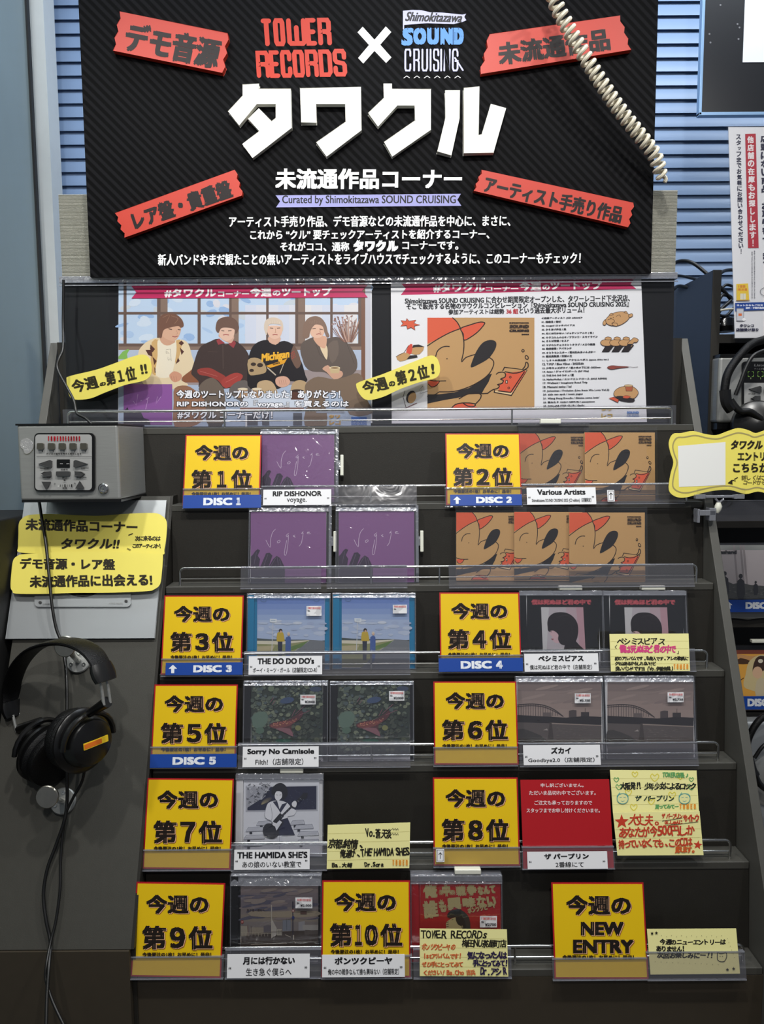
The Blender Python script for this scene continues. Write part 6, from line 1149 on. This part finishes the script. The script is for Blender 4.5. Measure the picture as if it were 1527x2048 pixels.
# headphones hanging in front of that player
def tubepx(pts, r, seg=10, flat=1.0, sm=5):
    return MB().tube([at(*p) for p in smooth_pts(pts, sm, False)], r, seg, flat=flat)
h2 = Thing('headphones', 'black headphones hanging before the player on the right shelf unit', 'headphones', Matrix.Translation(at(1480, 760, 1.40)))
def w2(name, mb, m): o = h2.part(name, mb, m); o.matrix_parent_inverse = h2.I; return o
w2('headband', tubepx([(1560, 660, 1.42), (1530, 678, 1.41), (1500, 690, 1.40), (1470, 722, 1.395), (1453, 752, 1.39), (1448, 785, 1.39)], .0075), LEA)
w2('slider_housing', tubepx([(1449, 780, 1.39), (1452, 805, 1.39), (1462, 820, 1.39)], .0105, 8), BLK); w2('yoke', tubepx([(1460, 800, 1.39), (1478, 822, 1.385), (1500, 824, 1.385), (1530, 845, 1.385)], .0062), BLK)
w2('thin_cord', tubepx([(1560, 690, 1.39), (1530, 700, 1.39), (1505, 712, 1.385), (1490, 738, 1.385), (1480, 765, 1.385), (1470, 790, 1.387)], .0036), CABL)
cx_ = at(1512, 848, 1.40); w2('ear_cup', MB().lathe([(-.02, .030), (-.016, .040), (0, .044), (.012, .040), (.018, .026), (.02, .001)], cx_, (-.35, -.9, .1), 40), BLK)
w2('ear_pad', MB().lathe([(-.040, .022), (-.044, .034), (-.034, .043), (-.02, .040), (-.018, .030)], cx_, (-.35, -.9, .1), 40), LEA)
# discs and strips standing on its shelves
def shelf_item(name, label, cat, px, py, Y=1.474, lean=4): return Thing(name, label, cat, frame(at(px, py, Y), lean))
t = shelf_item('disc_case', 'grey disc cover with dark standing figures on the right shelf unit', 'CD', 1500, 1236); q = [t.loc(1426, 1236), t.loc(1560, 1236), t.loc(1560, 1085), t.loc(1426, 1085)]
t.part('case', MB().box(q[0][0], q[1][0], 0, .01, 0, q[2][1]), TRAYB); p = Print(t, -.0002); p.rect(1432, 1090, 1556, 1232, (196, 186, 186)); p.rect(1432, 1090, 1556, 1100, (150, 152, 148))
for xx in (1465, 1478, 1484): p.poly([(xx, 1090), (xx + 4, 1090), (xx + 12, 1180), (xx + 8, 1180)], (160, 150, 150))
p.poly([(1432, 1172), (1450, 1162), (1465, 1168), (1480, 1165), (1500, 1170), (1530, 1172), (1556, 1178), (1556, 1232), (1432, 1232)], (70, 70, 66), 2); R = random.Random(2)
for k in range(50): x = R.uniform(1436, 1550); y = R.uniform(1175, 1196); p.line([(x, y), (x + R.uniform(3, 9), y + R.uniform(-2, 2))], 1, R.choice([(104, 104, 98), (46, 46, 44)]), joints=False)
for cx, h_, s_ in ((1448, 1143, 1.0), (1480, 1148, 1.0), (1510, 1162, .55)):
    p.ell(cx, h_ + 4 * s_, 4 * s_, 4.5 * s_, (30, 26, 26)); p.poly([(cx - 7 * s_, h_ + 14 * s_), (cx, h_ + 8 * s_), (cx + 7 * s_, h_ + 14 * s_), (cx + 9 * s_, h_ + 40 * s_), (cx + 5 * s_, h_ + 50 * s_), (cx - 5 * s_, h_ + 50 * s_), (cx - 8 * s_, h_ + 36 * s_)], (24, 22, 26), 1)
p.text('eashand', 1434, 1100, 1472, 1108, (24, 22, 22), b=1.4); t.part('cover_art', p, GLS)
wq = MB(); wq.add([(q[0][0], -.003, 0), (q[1][0], -.003, 0), (q[1][0], -.003, q[2][1]), (q[0][0], -.003, q[2][1])], [(0, 1, 2, 3)]); t.part('clear_wrap', wq, WRAP)
def nstrip(x0, y0, x1, y1, arrow, tx, lb):
    t = shelf_item('disc_strip', lb, 'label', (x0 + x1) / 2, y1, 1.466, 2); a = t.loc(x0, y1); b = t.loc(x1, y0); t.part('strip', MB().box(a[0], b[0], 0, .001, 0, b[1]), BLU); p = Print(t, -.0002)
    p.text('DISC', tx, y0 + 5, tx + 42, y1 - 6, (214, 218, 224), b=2.4, res=3)
    if arrow: p.poly([(1449, 1210), (1456, 1203), (1464, 1210), (1460, 1210), (1460, 1218), (1453, 1218), (1453, 1210)], (214, 218, 224))
    t.part('lettering', p, PRT)
nstrip(1446, 1199, 1575, 1224, True, 1490, 'blue strip with an arrow reading DISC on the right shelf unit'); nstrip(1462, 1392, 1590, 1419, False, 1494, 'blue strip reading DISC lower down on the right shelf unit')
t = shelf_item('disc_case', 'orange disc cover with a drawn blonde girl on the right shelf unit', 'CD', 1510, 1422); q = [t.loc(1452, 1422), t.loc(1580, 1422), t.loc(1580, 1290), t.loc(1452, 1290)]
t.part('case', MB().box(q[0][0], q[1][0], 0, .01, 0, q[2][1]), TRAYB); p = Print(t, -.0002); p.rect(1460, 1300, 1576, 1420, (214, 156, 66)); p.rect(1460, 1300, 1576, 1308, (116, 60, 46)); p.poly([(1460, 1306), (1500, 1312), (1576, 1308), (1576, 1325), (1460, 1322)], (190, 140, 90)); p.poly([(1466, 1325), (1480, 1316), (1500, 1322), (1500, 1328), (1468, 1328)], (74, 50, 34), 2)
p.poly([(1490, 1350), (1496, 1325), (1512, 1312), (1530, 1310), (1550, 1325), (1560, 1390), (1500, 1380), (1486, 1370)], (196, 178, 132), 3); p.poly([(1504, 1345), (1510, 1318), (1526, 1312), (1545, 1330), (1548, 1370), (1530, 1340), (1516, 1352)], (62, 44, 36), 3); p.ell(1514, 1345, 10, 12, (206, 168, 136)); p.poly([(1512, 1362), (1530, 1358), (1546, 1400), (1512, 1400)], (190, 176, 146), 2); p.ell(1520, 1322, 5, 4, (210, 200, 180)); p.line([(1486, 1356), (1478, 1362)], 1.5, (40, 30, 24)); t.part('cover_art', p, GLS)
t = Thing('security_tag', 'small ivory tag on the case of the orange disc cover', 'tag', frame(at(1512, 1286, 1.474))); t.part('tag', MB().box(-.009, .02, 0, .01, 0, .006), TAG, bevel=.001)
# white speaker-like round device at the lower right with its headphones
t = Thing('listening_player', 'pale silver player low on the right shelf unit, half hidden by a black headband', 'player', frame(at(1520, 1690, 1.45))); t.part('case', MB().box(t.loc(1478, 1690)[0], .95, 0, .16, 0, t.loc(1500, 1444)[1]), ALU, bevel=.006)
t.part('front_disc', MB().lathe([(0, .055), (.003, .055), (.005, .05), (.005, .001)], (t.loc(1545, 1560)[0], 0, t.loc(1545, 1560)[1]), (0, -1, 0), 48), STEEL)
h3 = Thing('headphones', 'black headphones low on the right, behind the rack side panel', 'headphones', Matrix.Translation(at(1500, 1600, 1.40)))
def w3(name, mb, m): o = h3.part(name, mb, m); o.matrix_parent_inverse = h3.I
w3('headband', tubepx([(1560, 1425, 1.41), (1530, 1432, 1.405), (1510, 1450, 1.40), (1494, 1485, 1.40), (1497, 1520, 1.40)], .0065), LEA); w3('slider_housing', tubepx([(1497, 1515, 1.40), (1504, 1540, 1.40), (1510, 1550, 1.40)], .009, 8), BLK); w3('yoke', tubepx([(1508, 1545, 1.40), (1520, 1570, 1.40), (1550, 1590, 1.40)], .006), BLK)
w3('cord', tubepx([(1560, 1480, 1.39), (1528, 1490, 1.39), (1508, 1516, 1.39)], .0035), CABL)
# white price paper on lower shelf top
t = Thing('clear_label_pocket', 'clear label pocket on the right shelf unit below the yellow card', 'holder', frame(at(1480, 1042, 1.470), 8)); a = t.loc(1432, 1040); b = t.loc(1560, 1000); t.part('strip', MB().box(a[0], b[0], 0, .0008, 0, b[1]), CLRH); t.part('top_edge', MB().box(a[0], b[0], -.0008, .0012, b[1] - .001, b[1]), EDGE)
# cables heaped on top of the unit
CBL = [[(1340, 540, 1.62), (1352, 524, 1.58), (1380, 524, 1.55), (1410, 545, 1.53), (1440, 575, 1.52), (1462, 600, 1.53)], [(1335, 552, 1.64), (1362, 552, 1.60), (1395, 560, 1.56), (1420, 566, 1.52)], [(1432, 565, 1.53), (1442, 545, 1.56), (1465, 540, 1.6), (1500, 548, 1.6)], [(1436, 590, 1.55), (1450, 570, 1.56), (1470, 575, 1.57)], [(1432, 612, 1.5), (1444, 590, 1.52), (1462, 598, 1.53), (1440, 620, 1.51), (1432, 640, 1.5), (1452, 636, 1.52), (1466, 640, 1.54)], [(1432, 628, 1.5), (1450, 632, 1.51), (1466, 616, 1.53)], [(1345, 580, 1.66), (1360, 572, 1.62), (1400, 585, 1.58), (1412, 600, 1.56)], [(1433, 655, 1.5), (1446, 645, 1.51), (1462, 655, 1.52)]]
for k, c_ in enumerate(CBL):
    single('loose_cable', tubepx(c_, .0028 if k % 2 else .0036), CABL, ['thick black cable arching over the shelf unit beside the ribbed board', 'thin black cable lying under the arching one beside the ribbed board', 'black cable rising behind the white sign', 'short black cable curl left of the white sign', 'tangled looping black cable below the others by the white sign', 'black cable crossing the tangle by the white sign', 'faint black cable against the blind low behind the shelf side', 'lowest black cable just above the top shelf board'][k], 'cable', 'cables heaped on the shelf unit')
single('white_cord', tubepx([(1434, 622, 1.49), (1450, 619, 1.49), (1468, 618, 1.49)], .0022), CREAM, 'short white cord in the black cable tangle', 'cord')
bg = MB().lathe([(0, .018), (.01, .024), (.025, .020), (.032, .006)], at(1448, 664, 1.52), (0, 0, 1), 14); single('black_plastic_bag', bg, mat('black_bag_film', (12, 12, 13), .18, bump=1.0, bscale=90), 'small crumpled black plastic bag on the top shelf board', 'bag')
# white sign with vertical lettering
sg = Thing('vertical_sign', 'tall white sign with vertical lettering and a red strip at the right edge', 'sign', frame(at(1480, 675, 1.44), -3.0)); pts = [sg.loc(*q) for q in ((1456, 254), (1640, 254), (1640, 675), (1469, 676))]
sg.part('white_sheet', MB().prism(pts, 0, .0015), PAPER); sg.part('clear_stand', MB().prism([(x - .004 if k in (0, 3) else x, z + (.004 if k < 2 else -.002)) for k, (x, z) in enumerate(pts)], -.0025, -.0015), LID); p = Print(sg, -.0003).view(1420, 240, 4.4486)
def vtext(t, x0, y0, x1, y1, col, b, dx=0):
    n_ = len(t); h = (y1 - y0) / n_
    for k, c_ in enumerate(t):
        f_ = k / n_; sft = dx * f_; ch = '｜' if c_ == 'ー' else c_; pad = h * .06
        if c_ in 'っッ、': p.text(ch, x0 + sft + (x1 - x0) * .3, y0 + h * k + h * .2, x1 + sft, y0 + h * (k + 1) - h * .2, col, b=b * .8)
        elif c_ in '！!': p.text('！', x0 + sft + (x1 - x0) * .42, y0 + h * k + pad, x0 + sft + (x1 - x0) * .58, y0 + h * (k + 1) - pad, col, b=b)
        elif c_ == 'し': p.text(ch, x0 + sft + (x1 - x0) * .2, y0 + h * k + pad, x1 + sft - (x1 - x0) * .1, y0 + h * (k + 1) - pad, col, b=b)
        else: p.text(ch, x0 + sft, y0 + h * k + pad, x1 + sft, y0 + h * (k + 1) - pad, col, b=b)
NV = (38, 38, 62)
vtext('スタッフまでお気軽にお問い合わせください！', 228, 125, 270, 1195, NV, 3, 24)
p.poly([(308, 124), (402, 122), (428, 1138), (334, 1140)], (176, 44, 58)); vtext('他店舗の在庫もお探しします！', 326, 140, 384, 1130, (236, 226, 226), 5, 24)
vtext('店頭にない商品、お取り寄せします', 444, 130, 520, 1320, NV, 6, 24)
for k in range(2): vtext('商品、状況によりお取り寄せできない場合がございます。', 385 - 22 * k, 1160 + 10 * k, 396 - 22 * k, 1590, (90, 90, 100), .6, 0)
p.poly([(228, 1460), (332, 1455), (342, 1600), (230, 1606)], (232, 196, 60)); p.line([(228, 1607), (344, 1605)], 7, (150, 110, 60)); p.block('TOWER', 246, 1470, 306, 1494, 5, (206, 70, 40)); p.block('RECORDS', 240, 1498, 322, 1520, 5, (206, 70, 40)); p.rect(262, 1545, 312, 1598, (214, 210, 190)); p.line([(288, 1545), (288, 1598)], 2, (150, 150, 140))
p.poly([(216, 1628), (520, 1620), (520, 1690), (218, 1700)], (30, 66, 140)); p.text('ネットからもご注文', 230, 1640, 466, 1658, (226, 230, 240), b=2); p.text('送料・手数料無料', 310, 1664, 476, 1682, (226, 230, 240), b=2)
p.poly(rrect(228, 1676, 294, 1790, 8), (150, 150, 156)); p.poly(rrect(233, 1684, 289, 1782, 5), (196, 198, 204)); p.rect(246, 1722, 276, 1744, (214, 110, 60)); p.ell(295, 1775, 16, 13, (236, 236, 236), n=14)
p.text('タワレコ', 258, 1816, 384, 1842, NV, b=4); p.text('店舗受け取り', 224, 1852, 424, 1880, NV, b=4); p.line([(480, 1490), (445, 1510), (445, 1545), (480, 1568)], 4, (90, 90, 100), 3)
sg.part('lettering', p, PRT)
# black framed notice at the top right
fb = Thing('framed_notice', 'black notice board with a pale blue frame and a white sheet, top right corner', 'notice board', frame(at(1480, 230, 1.72))); a = fb.loc(1396, 231); b = fb.loc(1700, -120)
fb.part('board', MB().box(a[0] + .006, b[0], 0, .01, a[1] + .006, b[1]), mat('black_board_face', (20, 20, 24), .35)); FRB = mat('pale_blue_frame', (140, 172, 206), .35, .3)
fb.part('frame_left', MB().box(a[0], a[0] + .006, -.003, .012, a[1], b[1]), FRB, bevel=.001); fb.part('frame_bottom', MB().box(a[0], b[0], -.003, .012, a[1] - .001, a[1] + .006), FRB, bevel=.001)
c = fb.loc(1484, 125); fb.part('white_sheet', MB().box(c[0], b[0], -.001, 0, c[1], b[1]), PAPER)
p = Print(fb, -.0004)
for (x, y) in ((1420, 85), (1440, 10), (1476, 78), (1478, 55), (1474, 48), (1492, 8), (1418, 68)): p.ell(x, y, 2, 2, (120, 118, 120), n=7)
fb.part('specks', p, PRT, kind='stuff')

# ---------------------------------------------------------------- yellow scalloped sign held by a clear clip
e = [(1362, 866), (1385, 862), (1410, 868), (1432, 870), (1455, 862), (1475, 856), (1495, 860), (1510, 866), (1527, 861), (1545, 858), (1575, 866), (1600, 862), (1625, 870), (1632, 900), (1626, 930), (1634, 960), (1628, 985), (1600, 990), (1570, 982), (1540, 988), (1515, 983), (1490, 988), (1460, 980), (1430, 981), (1400, 987), (1370, 995), (1350, 993), (1337, 980), (1340, 950), (1346, 925), (1340, 905), (1337, 885), (1345, 868)]
cs = Thing('scalloped_sign', 'yellow wavy-edged sign with a blank white square, held by a clear clip', 'sign', frame(at(1400, 990, 1.31), 6)); q = [cs.loc(*k) for k in smooth_pts(e, 4)]
cs.part('yellow_card', MB().prism(q, 0, .0012), YPAP); p = Print(cs, -.0003)
cxm, cym = 1480, 925; p.line([(cxm + (x - cxm) * .945, cym + (y - cym) * .86) for x, y in smooth_pts(e, 4)], 2.6, (160, 148, 96), closed=True)
p.poly([(1355, 892), (1450, 884), (1450, 970), (1357, 974)], (226, 226, 222)); K = (40, 34, 20)
p.text('タワクル', 1461, 880, 1525, 899, K, b=1.8, sh=.2); p.text('エントリーは', 1474, 904, 1560, 922, K, b=1.8); p.text('こちらから！', 1465, 926, 1560, 945, K, b=1.8)
p.hand('詳しくはこちらの', 1482, 950, 1560, 960, (110, 100, 50), .6); p.hand('コードからどうぞ', 1484, 960, 1560, 970, (110, 100, 50), .6); p.line([(1474, 955), (1468, 958), (1470, 963), (1465, 960), (1458, 966)], 1.6, K); p.poly([(1454, 966), (1463, 959), (1464, 969)], K)
cs.part('lettering', p, PRT)
cl = Thing('clear_clip', 'clear plastic swivel clip under the yellow wavy sign', 'clip', Matrix.Translation(at(1437, 1000, 1.30)))
def wc(name, mb, m, bev=0): o = cl.part(name, mb, m, bevel=bev); o.matrix_parent_inverse = cl.I
def pbox(x0, y0, x1, y1, Ya, Yb):
    a = at(x0, y1, Ya); b = at(x1, y0, Ya); return MB().box(a.x, b.x, Ya, Yb, a.z, b.z)
wc('jaw', pbox(1393, 976, 1490, 991, 1.305, 1.3065), CLR); wc('jaw_bar', pbox(1391, 989, 1411, 998, 1.302, 1.312), EDGE, .001); wc('jaw_bar', pbox(1411, 990, 1468, 996, 1.304, 1.311), EDGE, .001); wc('jaw_bar', pbox(1468, 989, 1489, 998, 1.302, 1.312), EDGE, .001)
wc('neck', MB().tube([at(1430, 997, 1.307), at(1437, 1006, 1.307), at(1446, 998, 1.307)], .0022, 8), EDGE); wc('ball_joint', MB().tube([at(1436, 1005, 1.307), at(1436, 1012, 1.307), at(1434, 1020, 1.307), at(1433, 1026, 1.307)], [.0035, .0062, .0058, .003], 14), TAG)
wc('edge_clamp', pbox(1396, 1020, 1432, 1032, 1.302, 1.325), EDGE, .0015); wc('edge_clamp', pbox(1394, 1018, 1400, 1046, 1.302, 1.32), EDGE, .001); wc('edge_clamp', pbox(1418, 1016, 1432, 1042, 1.302, 1.32), EDGE, .001)
# dark cabinet at the far left
lcab = Thing('low_dark_cabinet', 'black cabinet at the far left edge below the glossy blue wall', 'cabinet', Matrix.Translation((-.72, 1.2, 0))); o = lcab.part('body', MB().box(-.795, -.645, 1.05, 1.45, .02, at(15, 1062, 1.1).z), BLKM, bevel=.003); o.matrix_parent_inverse = lcab.I
# cord running up behind the player
cu = tubepx([(127, 560, 1.40), (126, 640, 1.40), (126, 695, 1.385), (119, 715, 1.375), (114, 732, 1.37), (120, 750, 1.365), (134, 775, 1.36), (147, 800, 1.35), (151, 818, 1.345), (155, 828, 1.34), (170, 836, 1.335), (180, 845, 1.33), (187, 852, 1.33)], .0024); single('player_power_cord', cu, CABL, 'thin black cord falling past the first place tag to the top of the silver player', 'cord')
